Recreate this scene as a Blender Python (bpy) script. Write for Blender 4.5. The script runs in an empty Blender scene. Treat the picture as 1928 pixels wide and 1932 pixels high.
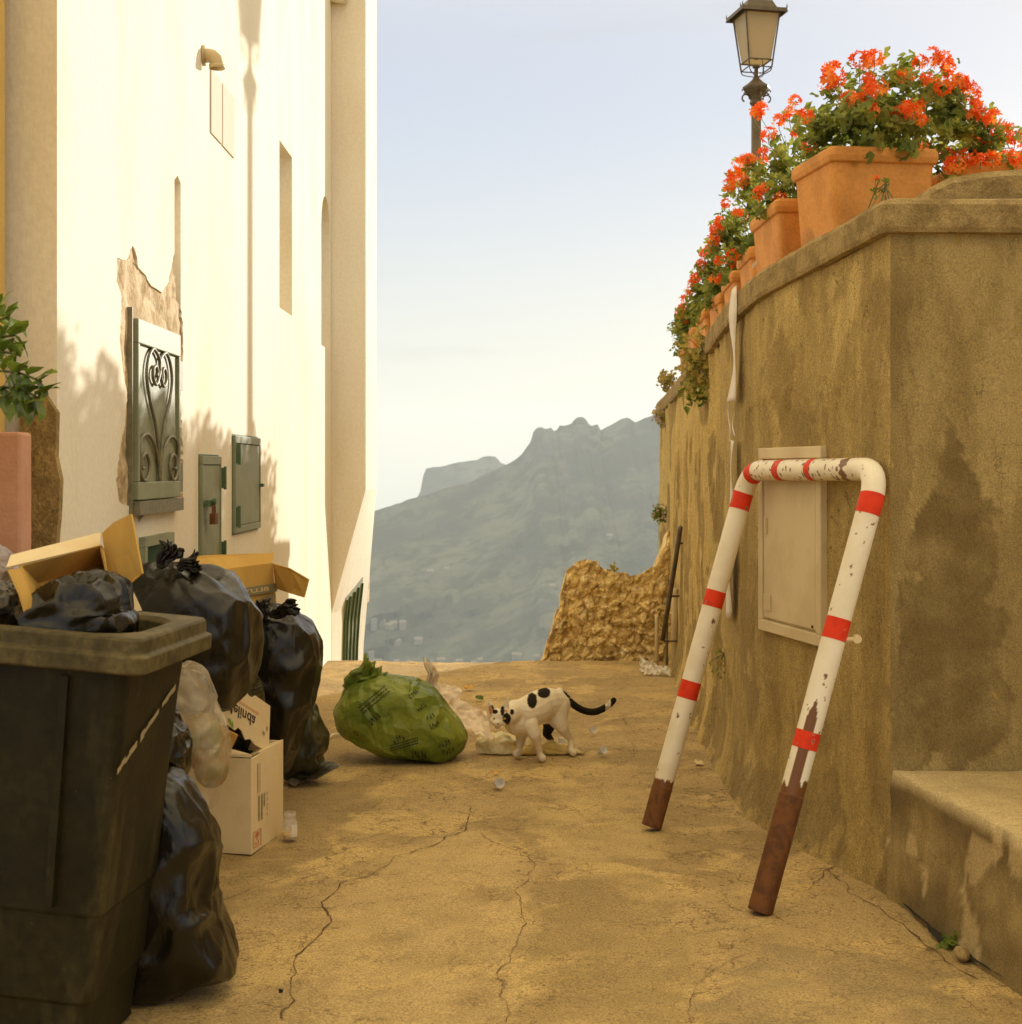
SUN_E, SKY_E, EXPO = 3.2, .12, .78
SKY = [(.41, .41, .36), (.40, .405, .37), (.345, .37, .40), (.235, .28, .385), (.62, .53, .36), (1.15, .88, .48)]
HAZE_D, HAZE_C = 1.5e-4, (.80, .89, .97, 1)
import bpy, bmesh, math, random
from math import sin, cos, pi, radians, atan2, sqrt
from mathutils import Vector as V, Matrix, noise
from mathutils.bvhtree import BVHTree
random.seed(7)
scene = bpy.context.scene
COL = scene.collection
FL, H0, CX, HY = 2750.0, 1.2, 964.0, 885.0

def P(px, py, Y):            # a measured point of the place: picture column, row and its distance along the lane
    return V(((px-CX)/FL*Y, Y, H0-(py-HY)/FL*Y))
def G(px, py):               # point on the lane's floor
    Y = FL*H0/(py-HY)
    return V(((px-CX)/FL*Y, Y, 0))
WX = -1.146
def W(px, py, off=0.0):      # point on the white house's long wall
    Y = -WX*FL/(CX-px)
    return V((WX+off, Y, H0-(py-HY)/FL*Y))
def lerp(a, b, t): return a+(b-a)*t
def interp(tab, x):
    if x <= tab[0][0]: return tab[0][1]
    for (a, va), (b, vb) in zip(tab, tab[1:]):
        if x <= b: return va+(vb-va)*(x-a)/(b-a)
    return tab[-1][1]
def fbm(p, o=4): return noise.fractal(p, 1.0, 2.0, o)

# ---------------------------------------------------------------- materials
def rgb(c): return (c[0], c[1], c[2], 1)
def M(name, c1, c2=None, scale=5.0, lo=.4, hi=.6, rough=.8, bump=0.0, bscale=60.0, stretch=(1, 1, 1), c3=None, scale3=2.0,
      lo3=.55, hi3=.65, stretch3=None, speck=None, speck_scale=120, speck_t=.72, attr=False, metal=0, trans=0, alpha=1.0, ior=1.45,
      sss=0, bump2=0.0, bscale2=10, cracks=None, spec=.5, transl=0.0, detail=6, grain=None, crease=None, pits=None):
    m = bpy.data.materials.new(name); m.use_nodes = True
    nt = m.node_tree; N = nt.nodes; L = nt.links
    bs = N['Principled BSDF']; out = N['Material Output']
    bs.inputs['Roughness'].default_value = rough
    bs.inputs['Metallic'].default_value = metal
    bs.inputs['IOR'].default_value = ior
    bs.inputs['Transmission Weight'].default_value = trans
    bs.inputs['Alpha'].default_value = alpha
    bs.inputs['Specular IOR Level'].default_value = spec
    tc = N.new('ShaderNodeTexCoord')
    def mapped(st):
        mp = N.new('ShaderNodeMapping'); mp.inputs['Scale'].default_value = st
        L.new(tc.outputs['Object'], mp.inputs['Vector']); return mp.outputs[0]
    def nz(sc, st=(1, 1, 1), det=detail, dist=0.0):
        n = N.new('ShaderNodeTexNoise'); n.inputs['Scale'].default_value = sc; n.inputs['Detail'].default_value = det
        n.inputs['Roughness'].default_value = .62; n.inputs['Distortion'].default_value = dist
        L.new(mapped(st), n.inputs['Vector']); return n.outputs[0]
    def ramp(src, a, b):
        r = N.new('ShaderNodeMapRange'); r.inputs[1].default_value = a; r.inputs[2].default_value = b
        r.interpolation_type = 'SMOOTHSTEP'; L.new(src, r.inputs[0]); return r.outputs[0]
    def mix(f, a, b):
        x = N.new('ShaderNodeMix'); x.data_type = 'RGBA'
        for sock, v in ((x.inputs[0], f), (x.inputs[6], a), (x.inputs[7], b)):
            if hasattr(v, 'links') or isinstance(v, bpy.types.NodeSocket): L.new(v, sock)
            elif isinstance(v, (int, float)): sock.default_value = v
            else: sock.default_value = rgb(v)
        return x.outputs[2]
    col = c1
    if c2 is not None: col = mix(ramp(nz(scale, stretch), lo, hi), c1, c2)
    if c3 is not None: col = mix(ramp(nz(scale3, stretch3 or stretch, dist=.5), lo3, hi3), col, c3)
    if speck is not None: col = mix(ramp(nz(speck_scale), speck_t, speck_t+.05), col, speck)
    if pits is not None: col = mix(ramp(nz(pits[0], det=3), pits[1], pits[1]+.04), col, pits[2])
    for cscale, ccol, cw in ([] if cracks is None else (cracks if isinstance(cracks, list) else [cracks])):
        n = N.new('ShaderNodeTexNoise'); n.inputs['Scale'].default_value = cscale*2.5; n.inputs['Detail'].default_value = 5
        L.new(tc.outputs['Object'], n.inputs['Vector'])
        va = N.new('ShaderNodeVectorMath'); va.operation = 'MULTIPLY_ADD'; va.inputs[1].default_value = (.55/cscale*2,)*3
        L.new(n.outputs['Color'], va.inputs[0]); L.new(tc.outputs['Object'], va.inputs[2])
        vo = N.new('ShaderNodeTexVoronoi'); vo.feature = 'DISTANCE_TO_EDGE'; vo.inputs['Scale'].default_value = cscale
        L.new(va.outputs[0], vo.inputs['Vector'])
        line = ramp(vo.outputs['Distance'], cw, 0.0)
        gate = ramp(nz(cscale*.9), .46, .56)
        mu = N.new('ShaderNodeMath'); mu.operation = 'MULTIPLY'; L.new(line, mu.inputs[0]); L.new(gate, mu.inputs[1])
        col = mix(mu.outputs[0], col, ccol)
    if attr:
        a = N.new('ShaderNodeAttribute'); a.attribute_name = 'Col'
        col = mix(a.outputs['Alpha'], col, a.outputs['Color'])
    if grain is not None:
        g = ramp(nz(grain[0], det=4), .28, .72); a_ = grain[1]
        mv = N.new('ShaderNodeMapRange'); mv.inputs[3].default_value = 1-a_; mv.inputs[4].default_value = 1+a_; L.new(g, mv.inputs[0])
        sc_ = N.new('ShaderNodeVectorMath'); sc_.operation = 'SCALE'; L.new(mv.outputs[0], sc_.inputs[3])
        if isinstance(col, bpy.types.NodeSocket): L.new(col, sc_.inputs[0])
        else: sc_.inputs[0].default_value = col
        col = sc_.outputs[0]
    if isinstance(col, bpy.types.NodeSocket): L.new(col, bs.inputs['Base Color'])
    else: bs.inputs['Base Color'].default_value = rgb(col)
    prev = None
    for st, sc, ss in ((bump, bscale, stretch), (bump2, bscale2, stretch)):
        if st:
            b = N.new('ShaderNodeBump'); b.inputs['Strength'].default_value = 1.0; b.inputs['Distance'].default_value = st
            L.new(nz(sc, ss), b.inputs['Height'])
            if prev: L.new(prev, b.inputs['Normal'])
            prev = b.outputs[0]
    if prev: L.new(prev, bs.inputs['Normal'])
    if crease:
        n = N.new('ShaderNodeTexNoise'); n.inputs['Scale'].default_value = crease[0]*.6; n.inputs['Detail'].default_value = 2; L.new(tc.outputs['Object'], n.inputs['Vector'])
        va = N.new('ShaderNodeVectorMath'); va.operation = 'MULTIPLY_ADD'; va.inputs[1].default_value = (1.1/crease[0],)*3
        L.new(n.outputs['Color'], va.inputs[0]); L.new(mapped((1, 1, .55)), va.inputs[2])
        vo = N.new('ShaderNodeTexVoronoi'); vo.feature = 'DISTANCE_TO_EDGE'; vo.inputs['Scale'].default_value = crease[0]; L.new(va.outputs[0], vo.inputs['Vector'])
        iv = N.new('ShaderNodeMapRange'); iv.inputs[1].default_value = 0; iv.inputs[2].default_value = .32; iv.inputs[3].default_value = 1; iv.inputs[4].default_value = 0; L.new(vo.outputs['Distance'], iv.inputs[0])
        b = N.new('ShaderNodeBump'); b.inputs['Strength'].default_value = 1.0; b.inputs['Distance'].default_value = crease[1]; L.new(iv.outputs[0], b.inputs['Height'])
        if prev: L.new(prev, b.inputs['Normal'])
        prev = b.outputs[0]; L.new(prev, bs.inputs['Normal'])
    if sss:
        bs.inputs['Subsurface Weight'].default_value = sss; bs.inputs['Subsurface Radius'].default_value = (.01, .008, .005)
    if transl:
        tl = N.new('ShaderNodeBsdfTranslucent'); ms = N.new('ShaderNodeMixShader'); ms.inputs[0].default_value = transl
        if isinstance(col, bpy.types.NodeSocket): L.new(col, tl.inputs[0])
        else: tl.inputs[0].default_value = rgb(col)
        if prev: L.new(prev, tl.inputs['Normal'])
        L.new(bs.outputs[0], ms.inputs[1]); L.new(tl.outputs[0], ms.inputs[2]); L.new(ms.outputs[0], out.inputs['Surface'])
    return m

# ---------------------------------------------------------------- object helpers
def wloc(o):
    v = V((0, 0, 0))
    while o is not None: v += V(o.location); o = o.parent
    return v
def obj(name, verts, faces, mat, parent=None, base=None, smooth=False, cols=None, tag=None, label=None):
    """one mesh object; verts are given in the place's coordinates"""
    base = V(base) if base is not None else (wloc(parent) if parent else V((0, 0, 0)))
    me = bpy.data.meshes.new(name)
    me.from_pydata([V(v)-base for v in verts], [], [list(f) for f in faces]); me.validate()
    if cols:
        ca = me.color_attributes.new('Col', 'FLOAT_COLOR', 'POINT')
        for i, c in enumerate(cols): ca.data[i].color = c
    if smooth: me.polygons.foreach_set('use_smooth', [True]*len(me.polygons))
    for mm in (mat if isinstance(mat, (list, tuple)) else [mat]): me.materials.append(mm)
    me.update()
    o = bpy.data.objects.new(name, me); COL.objects.link(o)
    if parent: o.parent = parent; o.location = base-wloc(parent)
    else: o.location = base
    if label: o['label'] = label
    return o
def tag(o, label, cat, group=None):
    o['label'] = label; o['category'] = cat
    if group: o['group'] = group
    return o
def thing(name, label, cat, loc, group=None):
    o = bpy.data.objects.new(name, None); COL.objects.link(o); o.location = V(loc); o.empty_display_size = .05
    return tag(o, label, cat, group)
def struct(o, kind='structure'): o['kind'] = kind; return o
class B:                                     # collects shapes of ONE mesh
    def __init__(s): s.v = []; s.f = []; s.c = []
    def add(s, vs, fs, c=None):
        n = len(s.v); s.v += [V(x) for x in vs]; s.f += [[i+n for i in f] for f in fs]
        if c: s.c += [c]*len(vs)
    def quad(s, a, b, c, d): s.add([a, b, c, d], [(0, 1, 2, 3)])
    def hexa(s, p):                          # 8 corners: bottom 4, top 4
        s.add(p, [(3, 2, 1, 0), (4, 5, 6, 7), (0, 1, 5, 4), (1, 2, 6, 5), (2, 3, 7, 6), (3, 0, 4, 7)])
    def box(s, x0, x1, y0, y1, z0, z1):
        s.hexa([(x0, y0, z0), (x1, y0, z0), (x1, y1, z0), (x0, y1, z0), (x0, y0, z1), (x1, y0, z1), (x1, y1, z1), (x0, y1, z1)])
    def slab(s, pts, t):                     # polygon given thickness along its normal, backwards
        pts = [V(p) for p in pts]; n = (pts[1]-pts[0]).cross(pts[-1]-pts[0]).normalized()*t; k = len(pts)
        s.add(pts+[p-n for p in pts], [tuple(range(k)), tuple(range(2*k-1, k-1, -1))]+[(i, k+i, k+(i+1) % k, (i+1) % k) for i in range(k)])
    def tube(s, pts, r, n=10, cap=True, col=None):
        pts = [V(p) for p in pts]; k = len(pts); rs = r if isinstance(r, (list, tuple)) else [r]*k
        up = None; ring = []
        for i, p in enumerate(pts):
            t = (pts[min(i+1, k-1)]-pts[max(i-1, 0)]).normalized()
            if up is None:
                up = t.orthogonal().normalized()
            up = (up-t*up.dot(t)).normalized(); w = t.cross(up)
            ring.append([p+(up*cos(2*pi*j/n)+w*sin(2*pi*j/n))*rs[i] for j in range(n)])
        vs = [q for rg in ring for q in rg]
        fs = [(i*n+j, i*n+(j+1) % n, (i+1)*n+(j+1) % n, (i+1)*n+j) for i in range(k-1) for j in range(n)]
        if cap: fs += [tuple(range(n-1, -1, -1)), tuple((k-1)*n+j for j in range(n))]
        s.add(vs, fs)
    def ball(s, c, r, sc=(1, 1, 1), nu=12, nv=8):
        c = V(c); vs = []
        for i in range(1, nv):
            for j in range(nu):
                a = pi*i/nv; b = 2*pi*j/nu
                vs.append(c+V((sc[0]*sin(a)*cos(b), sc[1]*sin(a)*sin(b), sc[2]*cos(a)))*r)
        vs += [c+V((0, 0, sc[2]*r)), c-V((0, 0, sc[2]*r))]; T = len(vs)-2
        fs = [((i)*nu+j, (i+1)*nu+j, (i+1)*nu+(j+1) % nu, i*nu+(j+1) % nu) for i in range(nv-2) for j in range(nu)]
        fs += [(T, j, (j+1) % nu) for j in range(nu)]+[(T+1, (nv-2)*nu+(j+1) % nu, (nv-2)*nu+j) for j in range(nu)]
        s.add(vs, fs)
    def lathe(s, c, prof, n=20, cap=True):
        c = V(c); vs = [c+V((r*cos(2*pi*j/n), r*sin(2*pi*j/n), z)) for r, z in prof for j in range(n)]; k = len(prof)
        fs = [(i*n+j, i*n+(j+1) % n, (i+1)*n+(j+1) % n, (i+1)*n+j) for i in range(k-1) for j in range(n)]
        if cap: fs += [tuple(range(n-1, -1, -1)), tuple((k-1)*n+j for j in range(n))]
        s.add(vs, fs)
    def make(s, name, mat, parent=None, base=None, smooth=False, cols=None, label=None):
        return obj(name, s.v, s.f, mat, parent, base, smooth, cols or (s.c if s.c else None), label=label)
def bevel(o, w, seg=2):
    md = o.modifiers.new('edge', 'BEVEL'); md.width = w; md.segments = seg; md.limit_method = 'ANGLE'; md.angle_limit = radians(35); return o
def grid(fn, nu, nv):                        # fn(u,v) -> point, u,v in 0..1
    vs = [fn(i/nu, j/nv) for i in range(nu+1) for j in range(nv+1)]
    fs = [(i*(nv+1)+j, (i+1)*(nv+1)+j, (i+1)*(nv+1)+j+1, i*(nv+1)+j+1) for i in range(nu) for j in range(nv)]
    return vs, fs
def apply_mods(o):
    dg = bpy.context.evaluated_depsgraph_get(); dg.update()
    me = bpy.data.meshes.new_from_object(o.evaluated_get(dg)); me.name = o.name
    o.modifiers.clear(); o.data = me; return o
def bump_geo(o, amp, sc, oct_=4, keep=None, stretch=(1, 1, 1)):
    me = o.data; base = wloc(o)
    ns = [V(v.normal) for v in me.vertices]
    for v, n in zip(me.vertices, ns):
        w = v.co+base; k = 1 if keep is None else keep(w)
        if k: v.co += n*amp*k*fbm(V((w.x*stretch[0], w.y*stretch[1], w.z*stretch[2]))*sc, oct_)
    me.update()
def crumple_sheet(name, c, ax, ay, nx, ny, amp, mat, parent=None, sc=14, seed=0, shape=None, base=None):
    c = V(c); ax = V(ax); ay = V(ay); nrm = ax.cross(ay).normalized(); off = V((seed*3.1, seed*1.7, seed))
    def fn(u, v):
        a, b = u*2-1, v*2-1
        if shape: a, b = shape(a, b)
        p = c+ax*a+ay*b
        q = p*sc+off
        return p+nrm*amp*(1.6*abs(noise.noise(q))+.8*abs(noise.noise(q*2.1)))+(ax.normalized()*noise.noise(q*1.3+off)+ay.normalized()*noise.noise(q*1.2-off))*amp*.7
    vs, fs = grid(fn, nx, ny)
    return obj(name, vs, fs, mat, parent, base=base, smooth=True)
def text_mesh(body, size=1.0, bold=0.0):
    cu = bpy.data.curves.new('lettering', 'FONT'); cu.body = body; cu.size = size; cu.offset = bold; cu.align_x = 'CENTER'; cu.align_y = 'CENTER'
    cu.resolution_u = 4
    o = bpy.data.objects.new('lettering', cu); COL.objects.link(o)
    dg = bpy.context.evaluated_depsgraph_get(); dg.update()
    me = bpy.data.meshes.new_from_object(o.evaluated_get(dg))
    r = ([V(v.co) for v in me.vertices], [tuple(p.vertices) for p in me.polygons])
    bpy.data.objects.remove(o); bpy.data.curves.remove(cu); bpy.data.meshes.remove(me)
    return r
# ================================================================ camera, sun, sky
SUN = V((1.0, 1.5, .385)).normalized()
cam = bpy.data.cameras.new('camera'); co = bpy.data.objects.new('camera', cam); COL.objects.link(co)
co.location = (0, 0, H0); co.rotation_euler = (radians(90), 0, 0)
cam.sensor_fit = 'HORIZONTAL'; cam.sensor_width = 36; cam.lens = 36*FL/1928.0; cam.shift_y = -81/1928.0
cam.clip_start = .05; cam.clip_end = 9000
cam.dof.use_dof = True; cam.dof.focus_distance = 5.0; cam.dof.aperture_fstop = 11.0
scene.camera = co
sl = bpy.data.lights.new('sun', 'SUN'); sl.energy = SUN_E; sl.angle = radians(.5); sl.color = (1.0, .935, .83)
so = bpy.data.objects.new('sun', sl); COL.objects.link(so); so.rotation_euler = SUN.to_track_quat('Z', 'Y').to_euler(); so.location = SUN*20
wd = bpy.data.worlds.new('World'); scene.world = wd; wd.use_nodes = True
nt = wd.node_tree; bg = nt.nodes['Background']
sk = nt.nodes.new('ShaderNodeTexSky'); sk.sky_type = 'NISHITA'; sk.sun_disc = False
sk.sun_elevation = math.asin(SUN.z); sk.sun_rotation = atan2(SUN.x, SUN.y)
sk.air_density = 1.0; sk.dust_density = 2.0; sk.ozone_density = 1.0
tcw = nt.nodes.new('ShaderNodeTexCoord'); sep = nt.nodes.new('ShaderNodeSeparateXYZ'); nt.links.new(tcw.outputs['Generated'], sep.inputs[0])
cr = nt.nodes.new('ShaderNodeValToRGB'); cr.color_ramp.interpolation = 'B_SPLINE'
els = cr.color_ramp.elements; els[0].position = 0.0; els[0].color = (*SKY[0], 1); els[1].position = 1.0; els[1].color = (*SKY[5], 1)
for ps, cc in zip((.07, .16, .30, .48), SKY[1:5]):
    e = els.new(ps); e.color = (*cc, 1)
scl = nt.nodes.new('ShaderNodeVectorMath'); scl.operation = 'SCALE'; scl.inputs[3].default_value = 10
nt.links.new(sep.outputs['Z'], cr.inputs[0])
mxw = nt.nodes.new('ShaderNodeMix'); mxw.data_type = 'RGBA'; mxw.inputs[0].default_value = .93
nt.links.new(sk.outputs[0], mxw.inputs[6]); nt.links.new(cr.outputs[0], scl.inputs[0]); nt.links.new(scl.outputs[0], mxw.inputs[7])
# thin streaks of high cloud
mpc = nt.nodes.new('ShaderNodeMapping'); mpc.inputs['Scale'].default_value = (1.2, 1.2, 9.0); mpc.inputs['Rotation'].default_value = (0, radians(-8), 0)
nt.links.new(tcw.outputs['Generated'], mpc.inputs[0])
nzc = nt.nodes.new('ShaderNodeTexNoise'); nzc.inputs['Scale'].default_value = 2.2; nzc.inputs['Detail'].default_value = 5; nt.links.new(mpc.outputs[0], nzc.inputs[0])
mr = nt.nodes.new('ShaderNodeMapRange'); mr.inputs[1].default_value = .56; mr.inputs[2].default_value = .74; mr.inputs[4].default_value = .5; nt.links.new(nzc.outputs[0], mr.inputs[0])
mx2 = nt.nodes.new('ShaderNodeMix'); mx2.data_type = 'RGBA'; mx2.inputs[7].default_value = (3.0, 2.95, 2.9, 1)
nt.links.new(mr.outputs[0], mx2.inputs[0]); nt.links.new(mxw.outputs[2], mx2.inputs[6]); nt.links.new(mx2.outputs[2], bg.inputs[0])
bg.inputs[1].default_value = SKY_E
vs_ = scene.view_settings; vs_.view_transform = 'Standard'; vs_.look = 'None'; vs_.gamma = 1; vs_.use_curve_mapping = False; vs_.exposure = EXPO
scene.cycles.max_bounces = 8; scene.cycles.diffuse_bounces = 4; scene.cycles.volume_bounces = 1; scene.cycles.sample_clamp_indirect = 6
scene.cycles.use_adaptive_sampling = True; scene.cycles.use_denoising = True
scene.cycles.caustics_reflective = False; scene.cycles.caustics_refractive = False

# ================================================================ materials
m_ground = M('worn_concrete_paving', (.43, .30, .122), (.33, .228, .088), scale=1.9, lo=.42, hi=.6, rough=.9, bump=.005, bscale=75, bump2=.02, bscale2=8,
             c3=(.53, .37, .14), scale3=2.7, lo3=.50, hi3=.60, speck=(.20, .12, .045), speck_scale=85, speck_t=.60, cracks=[(1.7, (.20, .125, .045), .010), (4.2, (.15, .095, .035), .022), (11, (.19, .12, .045), .03)], grain=(190, .40), pits=(30, .66, (.20, .13, .05)), attr=True)
m_ground2 = M('terrace_concrete', (.43, .305, .115), (.33, .23, .082), scale=1.9, rough=.9)
m_crack = M('crack_dirt', (.085, .045, .018), (.16, .09, .04), scale=30, rough=1)
m_white = M('cream_render', (.83, .765, .62), (.78, .70, .53), scale=2.2, lo=.42, hi=.7, rough=.85, bump=.002, bscale=45, stretch=(1, 1, .35), c3=(.74, .63, .44), scale3=3, lo3=.55, hi3=.8, stretch3=(1, 1, .2), bump2=.006, bscale2=4, grain=(60, .05))
m_wstone = M('bare_mortar', (.60, .47, .29), (.42, .30, .15), scale=14, rough=.95, bump=.01, bscale=30, c3=(.66, .53, .35), scale3=9, lo3=.5, hi3=.58)
m_ochre = M('yellow_render', (.66, .45, .13), (.60, .40, .11), scale=3, rough=.9)
m_pink = M('pink_render', (.62, .33, .21), (.56, .29, .18), scale=9, rough=.9, bump=.002, bscale=120)
m_roughc = M('rough_cement', (.38, .26, .095), (.24, .16, .055), scale=16, rough=.95, bump=.012, bscale=42, stretch=(1, 1, .6), grain=(110, .3))
m_gwall = M('weathered_render', (.52, .375, .125), (.36, .25, .08), scale=7, lo=.3, hi=.7, rough=.92, bump=.008, bscale=48, stretch=(1.5, 1.5, .55),
            c3=(.64, .47, .17), scale3=3.2, lo3=.5, hi3=.68, stretch3=(1.3, 1.3, .7), speck=(.60, .46, .26), speck_scale=46, speck_t=.69, attr=True, bump2=.03, bscale2=17, pits=(48, .68, (.17, .115, .035)), grain=(190, .38), cracks=(2.3, (.12, .08, .03), .007))
m_front = M('stained_render', (.385, .28, .105), (.27, .19, .065), scale=4, lo=.4, hi=.62, rough=.92, bump=.004, bscale=70, stretch=(1.6, 1.6, .55),
            speck=(.60, .46, .26), speck_scale=46, speck_t=.69, attr=True, cracks=(3.4, (.15, .105, .04), .007), bump2=.014, bscale2=13, pits=(60, .70, (.15, .105, .04)), grain=(210, .30))
m_coping = M('coping_cement', (.36, .255, .10), (.24, .165, .06), scale=12, rough=.95, bump=.006, bscale=60, speck=(.46, .36, .2), speck_scale=60, speck_t=.66, grain=(190, .28), bump2=.01, bscale2=20)
m_rubble = M('rubble_stone', (.82, .62, .27), (.55, .38, .13), scale=13, rough=.95, bump=.02, bscale=26, c3=(.88, .72, .40), scale3=12, lo3=.52, hi3=.66, grain=(60, .3))
m_terra = M('terracotta', (.66, .29, .062), (.56, .235, .045), scale=6, rough=.75, bump=.0015, bscale=70, c3=(.38, .16, .04), scale3=4, lo3=.5, hi3=.7, grain=(90, .10))
m_green = M('grey_green_paint', (.27, .28, .17), (.23, .24, .14), scale=8, rough=.5, bump=.0006, bscale=120, speck=(.12, .09, .05), speck_scale=80, speck_t=.74)
m_green2 = M('green_paint', (.05, .11, .045), (.08, .13, .06), scale=20, rough=.45)
m_dark = M('dark_gap', (.02, .015, .008), rough=.9)
m_iron = M('painted_iron', (.15, .14, .08), (.22, .19, .11), scale=30, rough=.45)
m_rust = M('rusty_steel', (.17, .062, .012), (.10, .036, .009), scale=26, rough=.75, bump=.0008, bscale=120, c3=(.20, .075, .02), scale3=14, lo3=.55, hi3=.7, stretch3=(1, 1, .4))
m_pipe = M('white_pipe_paint', (.84, .76, .58), (.78, .69, .50), scale=8, rough=.38, attr=True, bump=.0005, bscale=50)
m_red = M('red_band_tape', (.74, .045, .008), (.64, .035, .008), scale=20, rough=.6, spec=.3, attr=True)
m_cabinet = M('beige_cabinet_plastic', (.68, .56, .33), (.60, .48, .27), scale=4, rough=.6)
m_lampm = M('lamp_iron', (.075, .055, .03), (.11, .08, .04), scale=20, rough=.5)
m_lglass = M('lamp_milky_glass', (.72, .62, .42), rough=.35, transl=.55)
m_leaf = M('geranium_leaf', (.13, .18, .025), (.34, .35, .06), scale=9, rough=.55, transl=.5)
m_stem = M('plant_stem', (.16, .17, .05), rough=.6)
m_flower = M('red_petals', (.88, .12, .010), (.92, .26, .025), scale=12, rough=.55, transl=.42)
m_vine = M('vine_leaf', (.10, .17, .015), (.20, .26, .03), scale=14, rough=.5, transl=.3)
m_dry = M('dry_growth', (.50, .38, .10), (.30, .28, .06), scale=20, rough=.8, transl=.25)
m_pinkf = M('pale_mauve_petals', (.55, .38, .36), rough=.6, transl=.3)
m_mount = M('mountain_scrub', (.030, .045, .045), (.10, .11, .085), scale=.008, rough=1, c3=(.03, .045, .03), scale3=.03, lo3=.45, hi3=.6)
m_hill = M('valley_scrub', (.07, .08, .04), (.10, .10, .05), scale=.03, rough=1)
m_house = M('far_house_render', (.25, .25, .23), rough=.9)
m_roof = M('far_roof', (.2, .19, .17), rough=.9)

# ================================================================ ground
def gz(x, y):
    e = max(0, (y-9.12))
    rut = .010*fbm(V((x*1.3, y*1.3, 0)), 3)+.004*fbm(V((x*9, y*9, 2)), 4)
    return rut-e*e*6 - .003
nu_, nv_ = 150, 330
def gf(u, v):
    y = 1.6+(9.34-1.6)*v; x = lerp(-1.6, 1.75, u)
    return V((x, y, gz(x, y)))
vs, fs = grid(gf, nu_, nv_)
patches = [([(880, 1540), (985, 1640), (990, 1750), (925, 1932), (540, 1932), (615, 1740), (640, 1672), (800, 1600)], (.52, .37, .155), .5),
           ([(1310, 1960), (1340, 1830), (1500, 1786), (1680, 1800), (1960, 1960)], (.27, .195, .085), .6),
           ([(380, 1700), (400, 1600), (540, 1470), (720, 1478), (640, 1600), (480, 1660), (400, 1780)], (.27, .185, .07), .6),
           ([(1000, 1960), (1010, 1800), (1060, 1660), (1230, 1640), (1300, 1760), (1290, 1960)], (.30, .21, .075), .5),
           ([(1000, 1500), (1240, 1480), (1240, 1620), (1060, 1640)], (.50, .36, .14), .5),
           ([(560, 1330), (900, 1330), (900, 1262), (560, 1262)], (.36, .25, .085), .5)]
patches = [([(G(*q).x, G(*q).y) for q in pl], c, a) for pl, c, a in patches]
def inp(x, y, pl):
    r = False; n = len(pl)
    for i in range(n):
        x1, y1_ = pl[i]; x2, y2 = pl[(i+1) % n]
        if (y1_ > y) != (y2 > y) and x < (x2-x1)*(y-y1_)/(y2-y1_)+x1: r = not r
    return r
cols = []
for p in vs:
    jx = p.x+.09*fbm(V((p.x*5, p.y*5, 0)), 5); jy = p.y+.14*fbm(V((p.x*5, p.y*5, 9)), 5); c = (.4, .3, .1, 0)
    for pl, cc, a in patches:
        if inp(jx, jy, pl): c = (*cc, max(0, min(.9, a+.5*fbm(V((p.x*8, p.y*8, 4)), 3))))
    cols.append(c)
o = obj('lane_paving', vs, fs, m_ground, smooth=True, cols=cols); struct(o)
b = B(); b.box(-60, 60, -60, 1.6, -.2, -.012)
struct(b.make('ground', m_ground2))
# cracks pressed into the lane, part of the paving
crk = B()
def crack(px, w=.0045, seed=0):
    pts = [G(*p) for p in px]; fine = []
    for a, c in zip(pts, pts[1:]):
        n = max(2, int((c-a).length/.02))
        for i in range(n):
            q = a.lerp(c, i/n); k = q*11+V((seed, 0, 0)); k2 = q*45+V((seed, 3, 0))
            fine.append(q+V((noise.noise(k), noise.noise(k+V((9, 9, 9))), 0))*.022+V((noise.noise(k2), noise.noise(k2+V((9, 9, 9))), 0))*.008)
    for i in range(len(fine)-1):
        a, c = fine[i], fine[i+1]; t = (c-a).normalized(); nn = V((-t.y, t.x, 0))
        wa = w*.5*(.3+1.6*abs(noise.noise(a*15))); wb = w*.5*(.3+1.6*abs(noise.noise(c*15)))
        if i == 0: wa = 0
        if i == len(fine)-2: wb = 0
        q = [a+nn*wa, a-nn*wa, c-nn*wb, c+nn*wb]
        for v in q: v.z = gz(v.x, v.y)+.0025
        crk.add(q, [(0, 1, 2, 3)])
for i, (w, pl) in enumerate([
    (.0045, [(890, 1520), (878, 1560), (825, 1590), (760, 1610), (700, 1650), (640, 1665), (612, 1700), (620, 1740), (560, 1800), (545, 1880), (535, 1932)]),
    (.0025, [(890, 1560), (960, 1600), (1000, 1612), (1008, 1645), (978, 1680), (990, 1760), (940, 1830), (960, 1932)]),
    (.003, [(530, 1600), (650, 1592), (730, 1570), (820, 1542), (880, 1540)]),
    (.003, [(400, 1700), (440, 1690), (500, 1664), (560, 1645), (640, 1630)]),
    (.002, [(740, 1500), (680, 1535), (600, 1552), (545, 1548)]),
    (.0025, [(930, 1470), (1000, 1500), (1090, 1530), (1130, 1560)]),
    (.004, [(1352, 1440), (1385, 1470), (1400, 1500), (1430, 1540), (1450, 1552)]),
    (.0028, [(1480, 1694), (1540, 1668), (1566, 1640), (1572, 1610)]),
    (.002, [(1312, 1932), (1300, 1880), (1335, 1830), (1440, 1792)]),
    (.002, [(1165, 1340), (1198, 1380), (1195, 1430), (1160, 1450)]),
    (.002, [(610, 1500), (660, 1480), (730, 1478)]),
    (.002, [(440, 1800), (500, 1810), (540, 1790)]),
    (.004, [(1560, 1640), (1620, 1690), (1700, 1740), (1770, 1800), (1850, 1850)]),
    ]): crack(pl, w, i*7.3)
crk.make('cracks', m_crack, o)
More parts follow.
